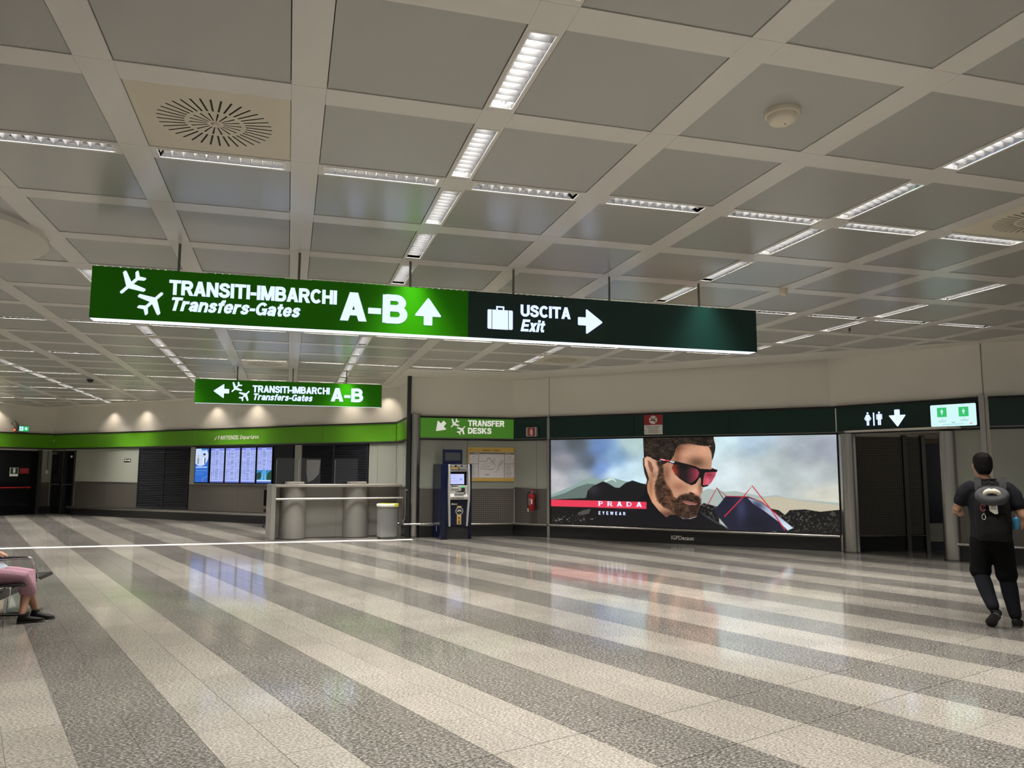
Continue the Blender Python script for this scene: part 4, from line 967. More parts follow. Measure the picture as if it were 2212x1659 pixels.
# fire extinguisher sign and extinguisher
o = wthing('extinguisher_sign', 'small projecting red sign with white extinguisher pictogram on the dark green fascia', 'sign', wc, .475, -.06, 2.535, None, MB().rbox(0, .295, -.10, 0, 0, .232, .008, 1), 'silver')
part('red_field', MB().flat(R4(.05, .265, .012, .22), -.102), 'redsign', o)
part('side_field', MB().box(-.003, 0, -.085, -.015, .012, .22), 'white', o)
part('pictogram', polys(MB(), [[(.135,.03),(.195,.03),(.195,.145),(.18,.165),(.15,.165),(.135,.145)], R4(.15,.18,.17,.185), R4(.14,.195,.188,.196)]+stroke_quads([(.15,.18),(.12,.17),(.108,.13),(.108,.05)], .009), -.1035), 'white', o)
o = wthing('fire_extinguisher', 'red fire extinguisher hung on the perforated steel wall', 'extinguisher', wc, .65, -.166, .66)
part('body', MB().lathe([(.001, 0), (.07, 0), (.078, .012), (.078, .36), (.066, .405), (.03, .425), (.03, .44)], 24), 'red', o, 40)
part('valve', MB().lathe([(.018, .44), (.018, .475), (.026, .478), (.026, .49), (.001, .49)], 14), 'chrome', o, 40)
part('handle', MB().prism([(-.02, .49), (.09, .52), (.09, .535), (-.02, .51)], -.012, .012, 'xz').prism([(-.02, .47), (.085, .465), (.085, .475), (-.02, .485)], -.012, .012, 'xz'), 'red', o)
part('hose', MB().tube([(-.02, -.02, .475), (-.075, -.03, .46), (-.115, -.03, .38), (-.115, -.03, .2), (-.09, -.03, .06)], .011, 8), 'rubber', o, 60)
part('nozzle', MB().tube([(-.09, -.03, .06), (-.085, -.03, -.02)], [.013, .017], 8), 'white', o, 50)
part('instruction_label', MB().lathe([(.0795, .13), (.0795, .33)], 24).xform(Matrix.Identity(4)), 'redsign', o, 40)
m = MB()
for z in (.30, .28, .26, .24, .2, .17, .145): m.box(-.04, .012, -.086, -.080, z, z+.009)
part('label_print', m, 'silver', o)
part('white_label', MB().box(.02, .055, -.079, -.068, .17, .29), 'white', o)
part('bracket', MB().box(-.03, .03, .07, .135, .3, .42), 'dsteel', o)
# transfer desks sign
o = wthing('transfer_desks_sign', 'lime fascia sign with down-left arrow, aircraft and two lines of lettering, on the pillar', 'sign', wp, .20, 0, 2.49)
part('green_panel', MB().box(0, 2.47, -.06, 0, 0, .50), 'tgreen', o)
part('arrow', polys(MB(), tr(ARROW, .512, .285, .165, math.radians(135)), -.062), 'tglow', o)
part('aircraft_pictogram', polys(MB(), planes(.962, .283, .21), -.062), 'tglow', o)
m = letters(MB(), 'TRANSFER', 1.222, 2.178, .308, .455, -.062, 0, .19, .075, fat=.02); letters(m, 'DESKS', 1.222, 1.836, .115, .262, -.062, 0, .19, .075, fat=.02)
part('lettering', m, 'tglow', o)
# airport map
o = wthing('airport_map', 'yellow-bordered plan of the terminal on the glass beside the cash machine', 'map', wp, 1.425, -.032, 1.395, None, MB().box(-.006, 1.276, -.02, 0, -.006, .861), 'yellow')
painted('printed_sheet', 1.27, .855, airport_map(), PM, o, (0, 0, 0), -.0215)
m = letters(MB(), 'MALPENSA - TERMINAL 1', .40, .86, .775, .80, -.0225, 0, .17, .09)
part('heading', m, 'rubber', o)
# flight screens
names = ['leftmost screen of the departures wall, blue with two drawn people', 'second departures screen from the left, rows of flights', 'third departures screen from the left, rows of flights', 'fourth departures screen from the left, rows of flights', 'rightmost lit departures screen, with a picture under its rows of flights']
for k, (s0, s1_) in enumerate(((8.19, 8.82), (8.935, 9.555), (9.637, 10.277), (10.365, 10.985), (11.072, 11.70))):
    o = wthing('flight_screen', names[k], 'screen', wb, s0-.035, -.012, 1.235, 'departures screens', MB().rbox(0, s1_-s0+.07, -.07, 0, 0, 1.17, .006, 1), 'blackglass')
    painted('picture', s1_-s0, 1.105, promo() if k == 0 else board(k*7+3, k == 4), PS, o, (.035, 0, .032), -.0715)
    part('bracket', MB().box(s1_-s0-.03, s1_-s0-.0, -.03, 0, 1.17, 1.19), 'silver', o)
o = wthing('dark_screen', 'unlit black display panel right of the lit departures screens', 'screen', wb, 11.775, -.012, 1.235, None, MB().rbox(0, .81, -.06, 0, 0, 1.19, .006, 1), 'blackglass')
# small wall signs
o = wthing('glass_label', 'tiny black label with white marks on the grey glass left of the louvred doors', 'label', wb, 4.36, -.031, 1.945, None, MB().box(0, .37, -.006, 0, 0, .11), 'rubber')
part('marks', polys(MB(), [[(.03, .075), (.08, .09), (.11, .06), (.07, .03)], R4(.13, .22, .045, .07), R4(.25, .34, .035, .08)], -.0075), 'white', o)
o = wthing('exit_sign', 'small lit green emergency exit sign above the fascia at far left', 'sign', wl, 4.55, -.12, 3.075, None, MB().rbox(0, .37, -.03, .03, 0, .205, .006, 1), 'silver')
part('face', MB().flat(R4(.008, .362, .008, .197), -.0315), 'exitglow', o)
part('pictogram', polys(MB(), [R4(.03, .16, .03, .175), ], -.0325), 'glow', o)
part('running_figure', polys(MB(), [arc(.085, .15, .013, .015, 0, 360, 10)[:-1], [(.06, .075), (.10, .085), (.11, .135), (.08, .135)], [(.06, .08), (.045, .04), (.06, .04), (.085, .08)], [(.085, .08), (.12, .06), (.135, .075), (.1, .09)]], -.0335), 'exitglow', o)
part('arrow', polys(MB(), tr(ARROW, .265, .102, .062, math.pi), -.0325), 'glow', o)
part('wall_bracket', MB().box(.16, .21, .03, .12, .08, .13), 'dgrey', o)
o = wthing('warning_beacon', 'grey curved wall unit with a glowing red lamp, next to the exit sign', 'beacon', wl, 4.39, -.06, 3.03)
part('housing', MB().tube([(-.02, 0, .33), (-.02, -.12, .34), (0, -.2, .26), (.03, -.2, .12), (.02, -.16, .02)], [.05, .07, .085, .085, .05], 12), 'dgrey', o, 60)
part('red_lamp', MB().ball((-.07, -.24, .08), .035, .03, .035), 'redlamp', o, True)
o = wthing('door_notice', 'green and white arrow notice on the dark emergency door', 'sign', wl, 4.40, -.051, 1.42, None, MB().box(0, .3, -.008, 0, 0, .32), 'white')
part('green_field', MB().flat(R4(.015, .285, .085, .305), -.0095), 'noticegreen', o)
part('arrow', polys(MB(), [R4(.115, .185, .16, .29), [(.10, .17), (.20, .17), (.15, .10)]], -.0105), 'white', o)
o = wthing('door_notice', 'red notice on the dark emergency door', 'sign', wl, 4.75, -.051, 1.52, None, MB().box(0, .33, -.008, 0, 0, .2), 'redsign')
m = MB()
for z in (.14, .10, .06): m.flat(R4(.06, .27, z, z+.018), -.0095)
part('print', m, 'rednote', o)
o = wthing('call_box', 'small ivory rounded box on the grey glass between the two dark doors', 'box', wl, 5.76, -.052, 1.59)
part('cover', MB().ball((0, -.02, 0), .075, .04, .10), 'ivory', o, True)
part('conduit', MB().box(-.012, .012, -.012, 0, .08, .79), 'dgrey', o)
# toilet signs
o = wthing('toilet_sign', 'backlit white toilet pictograms and down arrow on the dark green fascia', 'sign', wg, .60, -.062, 2.55)
part('woman_pictogram', polys(MB(), tr(WOMAN, .085, .135, .185), -.002), 'glow', o)
part('divider', polys(MB(), [R4(.193, .222, .035, .30)], -.002), 'glow', o)
part('man_pictogram', polys(MB(), tr(MAN, .318, .135, .185), -.002), 'glow', o)
part('arrow', polys(MB(), tr(ARROW, .672, .168, .172, math.pi), -.002), 'glow', o)
o = wthing('toilet_screen', 'bright screen with two green toilet symbols over the passage, beside the post', 'screen', wg, 1.895, -.06, 2.49, None, MB().rbox(0, .83, -.03, 0, 0, .455, .01, 1), 'blackglass')
part('picture', MB().flat([(.03, .02), (.80, .02), (.815, .035), (.815, .42), (.80, .435), (.03, .435), (.015, .42), (.015, .035)], -.0315), 'screenpale', o)
for k, (x, z) in enumerate(((.22, .29), (.60, .285))):
    part('green_square', polys(MB(), [[(x-.085, z-.08), (x-.08, z-.09), (x+.08, z-.09), (x+.085, z-.08), (x+.085, z+.08), (x+.08, z+.09), (x-.08, z+.09), (x-.085, z+.08)]], -.0325), 'screengreen', o)
    part('figure', polys(MB(), tr([q for q in (MAN if k == 0 else WOMAN)], x, z-.01, .07), -.0335), 'screenpale', o)
m = MB()
for x0, x1, z in ((.15, .30, .125), (.16, .29, .105), (.53, .68, .13), (.545, .665, .11), (.22, .60, .055), (.20, .23, .405), (.57, .62, .41)): m.flat(R4(x0, x1, z, z+.006), -.0325)
m.flat([(.21, .16), (.23, .15), (.23, .17)], -.0325); m.flat([(.59, .165), (.61, .155), (.61, .175)], -.0325)
part('text_lines', m, 'screentext', o)
part('small_arrow', polys(MB(), [R4(.38, .41, .086, .094), [(.41, .08), (.45, .09), (.41, .10)]], -.0325), 'screenteal', o)
part('logo', polys(MB(), [R4(.70, .735, .05, .072)], -.0325), 'screenpink', o)

# ================================================================ FURNITURE AND MACHINES
# white line taped across the floor
a, b = (-7.2, 18.86), (2.95, 19.12); L = math.hypot(b[0]-a[0], b[1]-a[1])
o = thing('floor_line', 'white line across the floor in front of the information desk', 'line', (a[0], a[1], 0), ang(a, b), None, MB().box(0, L, -.13, .13, .0003, .004), 'linewhite')
# information desk
DZ = math.atan2(.40, 3.01)
o = thing('information_desk', 'long grey information desk with two half-round columns and a white front rail', 'desk', (-.25, 19.68, 0), DZ)
part('end_panel', MB().rbox(-.105, .0, -.06, .95, 0, 1.31, .006, 1), 'desk', o); part('end_panel', MB().rbox(3.04, 3.09, .02, .95, 0, 1.31, .006, 1), 'desk', o)
part('front_panel', MB().box(0, 3.04, .33, .36, .02, 1.24), 'desk', o)
part('front_seam', MB().box(1.5, 1.504, .327, .33, .02, .95), 'dgrey', o)
for cx, r in ((.455, .315), (1.99, .325)):
    pts = [(cx+r*math.cos(t), .36+.36*math.sin(t)) for t in [math.pi+math.pi*k/20 for k in range(21)]]
    part('half_column', MB().prism(pts, .015, 1.24, 'xy'), 'desk', o, 30)
part('counter_top', MB().rbox(-.0, 3.06, -.03, .55, 1.245, 1.31, .008, 1), 'desktop', o)
part('work_surface', MB().box(0, 3.04, .5, .95, .72, .76), 'desktop', o)
part('front_rail', MB().tube([(.0, -.06, .965), (3.10, -.06, .965)], .024, 10), 'deskl', o, 50)
for x in (.1, 1.22, 2.9): part('rail_bracket', MB().box(x, x+.03, -.06, .33, .955, .975), 'steel', o)
for x0, x1 in ((.25, .66), (1.775, 2.19)): part('raised_ledge', MB().rbox(x0, x1, .02, .40, 1.31, 1.372, .006, 1), 'desktop', o)
part('name_plate', MB().box(.004, .008, .06, .11, .78, .9), 'silver', o)
dk = o
def desk_pt(s, y, z): 
    c, n = math.cos(DZ), math.sin(DZ); return (-.25+s*c-y*n, 19.68+s*n+y*c, z)
for (s0, s1_, lab) in ((.045, .46, 'left clear acrylic screen standing on the desk'), (.58, 1.11, 'middle clear acrylic screen on the desk, with a paper notice'), (1.47, 2.05, 'right clear acrylic screen standing on the desk')):
    q = thing('acrylic_screen', lab, 'screen', desk_pt(s0, .47, 1.3105), DZ, 'acrylic screens on the desk')
    w = s1_-s0
    part('pane', MB().box(0, w, 0, .005, .0, .64), 'acrylic', q)
    part('polished_edge', MB().box(0, .006, -.0005, .0055, 0, .60), 'edge', q)
    part('foot', MB().box(.02, .06, -.06, .07, -.0, .008), 'acrylic', q); part('foot', MB().box(w-.06, w-.02, -.06, .07, -.0, .008), 'acrylic', q)
    if .5 < s0 < 1: part('notice', MB().flat([(.19, .30), (.19, .60), (.53, .60), (.50, .25), (.36, .10), (.23, .04)], -.001), 'notice', q)
# desk chair behind the desk
o = thing('desk_chair', 'black swivel chair half hidden behind the left end of the desk', 'chair', (-.33, 24.2, 0), .5)
for k in range(5):
    t = 2*math.pi*k/5+.3; x, y = math.cos(t), math.sin(t)
    part('base_arm', MB().tube([(0, 0, .12), (.3*x, .3*y, .085)], [.028, .02], 8), 'rubber', o, 50)
    part('caster', MB().tube([(.3*x-.012*y, .3*y+.012*x, .03), (.3*x+.012*y, .3*y-.012*x, .03)], .03, 10), 'rubber', o, 50)
part('gas_post', MB().tube([(0, 0, .1), (0, 0, .46)], .025, 10), 'dsteel', o, 50)
part('seat', MB().rbox(-.24, .24, -.24, .24, .45, .53, .035, 3), 'trouser', o, True)
part('backrest', MB().rbox(-.22, .22, .22, .28, .62, 1.09, .03, 3), 'trouser', o, True)
part('back_bar', MB().tube([(0, .1, .46), (0, .28, .48), (0, .29, .7)], .02, 8), 'dsteel', o, 50)
# waste bin
o = thing('waste_bin', 'grey round waste bin with white and yellow rim in front of the desk end', 'bin', (2.372, 19.37, 0))
part('foot', MB().lathe([(.001, .003), (.225, .003), (.235, .02), (.235, .06), (.215, .065)], 32), 'dark', o, 40)
part('body', MB().lathe([(.22, .06), (.245, .07), (.25, .79), (.235, .79), (.23, .12), (.001, .12)], 36), 'bin', o, 40)
part('bag_rim', MB().lathe([(.253, .775), (.266, .79), (.266, .835), (.255, .85), (.236, .84), (.232, .6)], 36), 'bagw', o, 60)
pts = [(.269*math.cos(t), .269*math.sin(t)) for t in np.linspace(-1.05, 2.2, 14)]
part('yellow_bag', MB().rings([[(x, y, z) for x, y in pts] for z in (.782, .845)]+[[(x*.9, y*.9, .856) for x, y in pts]], False), 'bag', o, 60)
# bent bumper rail round the column
o = thing('handrail', 'bent steel tube rail running round the foot of the pillar column', 'rail', (2.84, 19.6, 0))
part('upright', MB().tube([(0, .03, 1.22), (-.005, .01, .6), (-.02, 0, .47), (-.06, .02, .40), (-.13, .07, .365)], .022, 10), 'steel', o, 50)
part('cross_bar', MB().tube([(-.24, .16, .345), (-.12, .06, .34), (0, 0, .335), (.35, -.03, .335), (.66, -.01, .34)], .024, 10), 'chrome', o, 50)
part('wall_fixing', MB().box(-.015, .06, .01, .05, 1.16, 1.19), 'steel', o)
# cash machine
o = thing('cash_machine', 'dark blue cash machine with silver front and lit screen beside the pillar column', 'cash machine', (3.6, 18.9, 0), math.radians(5.86))
part('cabinet', MB().rbox(0, .785, .09, .74, .0, 1.82, .012, 2), 'navy', o)
part('side_wing', MB().rbox(.0, .165, .0, .12, .0, 1.82, .015, 2), 'navy', o, 40); part('side_wing', MB().rbox(.715, .785, .0, .12, .0, 1.82, .015, 2), 'navy', o, 40)
part('kick_panel', MB().box(.165, .715, .03, .1, .0, .31), 'rubber', o)
part('safe_door', MB().rbox(.205, .69, .012, .1, .315, .945, .008, 1), 'navy', o)
rail = lambda x, sg: [(x+sg*.030, -.01, .31), (x+sg*.018, -.03, .62), (x, -.055, .95), (x-sg*.004, -.06, 1.25), (x-sg*.0, -.05, 1.55), (x+sg*.014*0, -.02, 1.81)]
for x, sg in ((.192, 1), (.695, -1)):
    R = []
    for (px, py, pz) in rail(x, sg): R.append([(px-.022, py, pz), (px+.022, py, pz), (px+.022, .1, pz), (px-.022, .1, pz)])
    part('side_rail', MB().rings(R), 'silver', o, 30)
part('fascia', MB().prism([(.02, .955), (-.04, .955), (-.05, 1.02), (-.012, 1.10), (-.005, 1.28), (.03, 1.31), (.05, 1.62), (.0, 1.66), (-.01, 1.81), (.1, 1.81), (.1, .955)], .214, .674, 'yz'), 'silver', o)
part('screen_recess', MB().prism([(.012, 1.30), (.03, 1.62), (.06, 1.62), (.05, 1.30)], .224, .652, 'yz'), 'blackglass', o)
part('screen', MB().add([(.240, .012, 1.325), (.588, .012, 1.325), (.588, .026, 1.575), (.240, .026, 1.575)], [(0, 1, 2, 3)]), 'atmscreen', o)
m = MB()
for x0, x1, z in ((.26, .40, 1.46), (.26, .44, 1.40), (.27, .38, 1.54)): m.add([(x0, .0115, z), (x1, .0115, z), (x1, .0125, z+.008), (x0, .0125, z+.008)], [(0, 1, 2, 3)])
m.add([(.48, .0105, 1.42), (.53, .0105, 1.42), (.53, .013, 1.47), (.48, .013, 1.47)], [(0, 1, 2, 3)])
part('screen_text', m, 'atmtext', o)
part('header', MB().box(.222, .662, -.022, -.012, 1.70, 1.80), 'rubber', o)
part('header_yellow', MB().flat(R4(.23, .42, 1.705, 1.732), -.0235), 'yellow', o)
m = MB()
for x0, x1 in ((.24, .33), (.38, .49), (.53, .64)): m.flat(R4(x0, x1, 1.755, 1.785), -.0235)
m.flat(R4(.45, .65, 1.71, 1.735), -.0235)
part('card_logos', m, 'silver', o)
part('camera_eye', MB().lathe([(.001, -.0), (.014, -.0)], 12).xform(Matrix.Translation((.44, -.013, 1.665)) @ Matrix.Rotation(math.pi/2, 4, 'X')), 'rubber', o)
part('receipt_slot', MB().box(.27, .415, -.016, -.0, 1.265, 1.285), 'rubber', o); part('receipt_lip', MB().box(.27, .415, -.03, -.0, 1.225, 1.255), 'white', o)
part('card_reader', MB().rbox(.435, .50, -.045, -.0, 1.16, 1.285, .012, 2), 'silver', o, 40)
part('reader_light', MB().box(.51, .585, -.02, -.0, 1.245, 1.28), 'ledgreen', o); part('keypad_window', MB().box(.50, .60, -.018, -.0, 1.14, 1.235), 'rubber', o)
part('cash_slot', MB().box(.345, .55, -.022, -.004, 1.125, 1.145), 'rubber', o); part('cash_tray', MB().rbox(.325, .56, -.05, -.0, 1.045, 1.12, .008, 1), 'silver', o); part('tray_mouth', MB().box(.335, .55, -.052, -.049, 1.075, 1.10), 'dgrey', o)
part('pin_guard', MB().rbox(.57, .615, -.03, 0, 1.075, 1.13, .006, 1), 'dgrey', o)
m = MB()
for x0, x1 in ((.26, .32), (.36, .56)): m.flat(R4(x0, x1, .985, 1.0), -.0495)
part('shelf_print', m, 'dgrey', o)
part('door_handle', MB().rbox(.255, .415, -.012, .012, .825, .865, .008, 2), 'chrome', o, 40)
part('sticker', polys(MB(), [R4(.410, .520, .355, .80)], .0105), 'yellow', o)
part('emblem', polys(MB(), [arc(.470, .675, .098, .098, 0, 360, 30)[:-1]], .0095), 'silver', o); part('emblem_disc', polys(MB(), [arc(.470, .675, .082, .082, 0, 360, 30)[:-1]], .0088), 'rubber', o)
part('emblem_mark', polys(MB(), [[(.405, .66), (.43, .70), (.47, .715), (.51, .70), (.535, .66), (.505, .66), (.47, .675), (.435, .66)]], .0082), 'silver', o)
m = letters(MB(), 'ATM', 0, .155, 0, .066, 0, 0, .19, .08); m.xform(Matrix.Translation((.435, .0095, .53)) @ Matrix.Rotation(math.pi/2, 4, 'Y'))
part('atm_letters', m, 'rubber', o)
part('top_display', MB().rbox(.08, .58, .14, .22, 1.823, 2.175, .01, 1), 'navy', o); part('display_glass', MB().box(.128, .522, .134, .14, 1.90, 2.10), 'dispglass', o); part('display_stem', MB().box(.25, .41, .2, .4, 1.815, 1.9), 'navy', o)
part('side_vent', MB().box(-.004, 0, .35, .37, .18, .30), 'silver', o)

# ================================================================ PEOPLE AND SEATING
def V3(*a): return Vector(a)
def solid(name, mb, m, parent, voxel=.013, smooth=6, label=None, cut=None):
    """several closed lofts fused into one continuous skin"""
    me = bpy.data.meshes.new(name+'_raw'); me.from_pydata(mb.v, [], mb.f); me.update()
    t = bpy.data.objects.new('raw', me); COL.objects.link(t)
    r = t.modifiers.new('r', 'REMESH'); r.mode = 'VOXEL'; r.voxel_size = voxel
    k = t.modifiers.new('s', 'SMOOTH'); k.factor = .5; k.iterations = smooth
    dg = bpy.context.evaluated_depsgraph_get(); dg.update()
    out = bpy.data.meshes.new_from_object(t.evaluated_get(dg)); bpy.data.objects.remove(t); bpy.data.meshes.remove(me)
    out.name = name; out.materials.clear()
    for mm in (m if isinstance(m, (list, tuple)) else [m]): out.materials.append(MT[mm])
    out.shade_smooth()
    if cut:
        for p in out.polygons: p.material_index = cut(p.center)
    return link(name, out, parent, label=label)
def limb(mb, pts, rs, n=12, flat=1.0):
    """tapered limb with rounded ends"""
    P = [Vector(p) for p in pts]; d0 = (P[0]-P[1]).normalized(); d1 = (P[-1]-P[-2]).normalized()
    Q = [P[0]+d0*rs[0]*.85, P[0]+d0*rs[0]*.5]+P+[P[-1]+d1*rs[-1]*.5, P[-1]+d1*rs[-1]*.85]
    mb.tube(Q, [rs[0]*.35, rs[0]*.8]+list(rs)+[rs[-1]*.8, rs[-1]*.35], n); return mb
def torso(mb, rows, n=18):   # rows: (x, y, z, half width, half depth)
    r = []
    for x, y, z, a, b in rows: r.append(((x, y, z), (a, 0, 0), (0, b, 0)))
    mb.loft(r, n); return mb
def hand(mb, wrist, fwd, down, side, s=1.0, curl=.5):
    """palm, four unequal bent fingers and a thumb; fwd points along the hand"""
    f, d, r = Vector(fwd).normalized(), Vector(down).normalized(), Vector(side).normalized(); w = Vector(wrist)
    mb.loft([(w-f*.01*s, r*.024*s, d*.018*s), (w+f*.03*s, r*.036*s, d*.018*s), (w+f*.085*s, r*.041*s, d*.016*s), (w+f*.10*s, r*.036*s, d*.012*s)], 10)
    for k, L in enumerate((.068, .078, .072, .056)):
        b = w+f*.09*s+r*(-.03+.02*k)*s; q = [b-f*.02*s]; dirn = f.copy()
        for j, seg in enumerate((.45, .32, .23)):
            dirn = (f*math.cos(curl*(j+.6))+d*math.sin(curl*(j+.6))); q.append(q[-1]+dirn*(L*seg*s+(.02*s if j == 0 else 0)))
        mb.tube(q, [.0095*s, .0092*s, .0085*s, .0065*s], 8)
    b = w+f*.025*s-r*.03*s
    mb.tube([b, b+(f*.6-r*.75+d*.2).normalized()*.035*s, b+(f*.6-r*.75+d*.2).normalized()*.035*s+(f*.85-r*.2+d*.35).normalized()*.035*s, b+(f*.6-r*.75+d*.2).normalized()*.035*s+(f*.85-r*.1+d*.5).normalized()*.058*s], [.013*s, .0115*s, .010*s, .007*s], 8)
def shoe(name, ankle, heel, toe, parent, up=(0, 0, 1), w=.046, h=.075):
    """low shoe: upper plus a sole that runs from heel to toe"""
    hl, tt = Vector(heel), Vector(toe); f = (tt-hl); L = f.length; f = f/L; r = f.cross(Vector(up)).normalized(); u = r.cross(f)
    mb = MB(); at = lambda t, wd, ht: (hl+f*L*t+u*ht*.5, r*wd, u*ht*.5)
    mb.loft([at(-.01, w*.45, h*.7), at(.03, w*.78, h), at(.18, w*.86, h*1.08), at(.36, w*.88, h*1.0), at(.55, w*1.0, h*.78), at(.75, w*1.08, h*.62), at(.9, w*.9, h*.5), at(.985, w*.5, h*.34)], 14)
    a = Vector(ankle); mb.tube([hl+f*L*.2+u*h*.6, hl*.3+f*L*.06+a*.7, a], [.040, .042, .041], 12)
    o = solid(name, mb, 'shoe', parent, .009, 3)
    sm = MB(); sm.loft([(hl+f*L*t+u*.004, r*wd, u*.009) for t, wd in ((-.02, w*.4), (.02, w*.8), (.2, w*.9), (.4, w*.85), (.7, w*1.1), (.9, w*.95), (1.0, w*.45))], 12)
    part('sole', sm, 'sole', o, 40); return o
def head(mb, c, fw, s=1.0):
    """skull, jaw, nose, ears, brow; fw is the facing direction"""
    f = Vector(fw).normalized(); u = V3(0, 0, 1); r = f.cross(u).normalized(); c = Vector(c)
    mb.loft([(c+u*z*s+f*y*s, r*a*s, f*b*s) for z, y, a, b in ((-.118, .052, .022, .022), (-.108, .046, .040, .042), (-.075, .030, .060, .068), (-.035, .014, .070, .088), (.01, .002, .076, .097), (.055, -.004, .077, .099), (.09, -.008, .066, .086), (.113, -.01, .042, .056), (.123, -.01, .012, .02))], 20)
    for sg in (-1, 1):
        e = c+r*sg*.077*s-f*.008*s-u*.012*s
        mb.loft([(e+u*z*s, f*a*s, r*b*s) for z, a, b in ((-.03, .006, .006), (-.015, .012, .009), (.01, .017, .011), (.028, .014, .01), (.036, .006, .006))], 10)
    n = c+f*.088*s-u*.028*s
    mb.loft([(c+f*.084*s+u*.018*s, r*.008*s, f*.008*s), (c+f*.094*s-u*.005*s, r*.010*s, f*.012*s), (c+f*.098*s-u*.028*s, r*.016*s, f*.015*s), (c+f*.086*s-u*.04*s, r*.012*s, f*.008*s)], 10)
    return f, u, r, c
def face(parent, f, u, r, c, s=1.0):
    for sg in (-1, 1):
        p = c+f*.086*s+r*sg*.031*s+u*.008*s
        part('eye', MB().ball(p, .012*s, .012*s, .010*s, 10, 6), 'white', parent, True); part('iris', MB().ball(p+f*.008*s, .006*s, .006*s, .006*s, 8, 5), 'hair', parent, True)
        part('eyebrow', MB().tube([p+u*.02*s-r*.016*s+f*.004*s, p+u*.024*s+f*.007*s, p+u*.02*s+r*.016*s+f*.002*s], .0032*s, 6), 'hair', parent, True)
    part('mouth', MB().tube([c+f*.082*s-u*.068*s-r*.022*s, c+f*.092*s-u*.066*s, c+f*.082*s-u*.068*s+r*.022*s], .0045*s, 6), 'lip', parent, True)

# ---- the walking man, seen from behind
AZ = math.radians(47.2)
man = thing('person', 'person in charcoal t-shirt and black trousers walking away with a backpack', 'person', (7.42, 6.84, 0), -AZ)
mh = V3(-.105, .045, 1.70)
sh_l, el_l, wr_l = V3(-.262, .01, 1.455), V3(-.375, .035, 1.215), V3(-.375, .275, 1.20)
sh_r, el_r, wr_r = V3(.145, .01, 1.445), V3(.235, -.03, 1.16), V3(.235, .20, 1.09)
hip_l, kn_l, an_l = V3(-.155, .0, .93), V3(-.185, .05, .53), V3(-.085, -.235, .205)
hip_r, kn_r, an_r = V3(.025, .0, .93), V3(.06, .03, .50), V3(.112, -.03, .10)
b = MB(); fd = V3(-.30, .95, 0)
f_, u_, r_, c_ = head(b, mh, fd, 1.16)
limb(b, [mh+V3(.0, -.02, -.10), V3(-.065, .02, 1.50)], [.058, .066])
torso(b, [(-.065, .0, .90, .15, .10), (-.065, .0, 1.05, .15, .10), (-.06, .015, 1.25, .165, .11), (-.06, .015, 1.40, .17, .10), (-.06, .01, 1.49, .11, .075), (-.06, .01, 1.53, .06, .05)])
for s, e, w in ((sh_l, el_l, wr_l), (sh_r, el_r, wr_r)):
    limb(b, [s, s.lerp(e, .5), e], [.062, .058, .047]); limb(b, [e, e.lerp(w, .35), w], [.047, .050, .031])
hand(b, wr_l, (.15, .97, -.2), (.3, -.1, -.95), (.95, -.15, .3), 1.05, .55); hand(b, wr_r, (-.1, .95, -.3), (-.3, -.1, -.95), (-.95, -.15, .3), 1.05, .55)
for h, k, a in ((hip_l, kn_l, an_l), (hip_r, kn_r, an_r)):
    limb(b, [h, h.lerp(k, .5), k], [.085, .075, .055]); limb(b, [k, k.lerp(a, .35), a], [.052, .054, .036])
solid('body', b, ['skin', 'tattoo'], man, .011, 4, cut=lambda p: 1 if (p.x < -.30 and .9 < p.z < 1.34 and p.y < .24) else 0)
hm = MB(); hm.loft([(c_+u_*z*1.15+f_*y*1.15, r_*a*1.15, f_*bb*1.15) for z, y, a, bb in ((-.085, -.045, .045, .040), (-.05, -.042, .068, .058), (-.01, -.030, .082, .074), (.04, -.018, .085, .092), (.085, -.014, .076, .094), (.118, -.014, .05, .064), (.131, -.014, .015, .02))], 20)
solid('hair', hm, 'hair', man, .010, 3); face(man, f_, u_, r_, c_, 1.16)
b = MB()
torso(b, [(-.068, .0, .885, .19, .13), (-.068, .0, .93, .195, .135), (-.065, .0, 1.07, .188, .130), (-.06, .015, 1.22, .205, .137), (-.058, .018, 1.36, .225, .138), (-.058, .012, 1.46, .19, .105), (-.06, .01, 1.515, .105, .078), (-.06, .01, 1.545, .074, .066)])
for s, e in ((sh_l, el_l), (sh_r, el_r)): limb(b, [s+V3(.04*(1 if s.x < 0 else -1), 0, .0), s.lerp(e, .25), s.lerp(e, .62)], [.09, .088, .076])
sh = solid('t_shirt', b, 'shirt', man, .012, 5)
part('collar', MB().tube([(-.06+.078*math.cos(t), .01+.07*math.sin(t), 1.552) for t in np.linspace(0, 2*math.pi, 17)], .008, 6), 'shirt', man, True)
b = MB()
torso(b, [(-.068, .0, .80, .17, .12), (-.068, .0, .88, .192, .132), (-.068, .0, .98, .185, .128)])
for h, k, sx in ((hip_l, kn_l, -1), (hip_r, kn_r, 1)):
    d = (k-h); limb(b, [h+V3(0, 0, -.02), h.lerp(k, .4), h.lerp(k, .75), h.lerp(k, .96)], [.115, .112, .104, .108])
solid('trousers', b, 'trouser', man, .013, 4)
b = MB()
for h, k, a in ((hip_l, kn_l, an_l), (hip_r, kn_r, an_r)):
    limb(b, [h.lerp(k, .7), k, k.lerp(a, .35), k.lerp(a, .7), a+V3(0, .0, .02)], [.085, .082, .082, .070, .062])
solid('leggings', b, 'legging', man, .012, 4)
shoe('shoe', an_l+V3(0, 0, .0), (-.050, -.300, .150), (-.135, -.130, .004), man, (.25, .75, .6), .05, .085)
shoe('shoe', an_r, (.108, -.085, .006), (.142, .200, .012), man, (0, 0, 1), .05, .088)
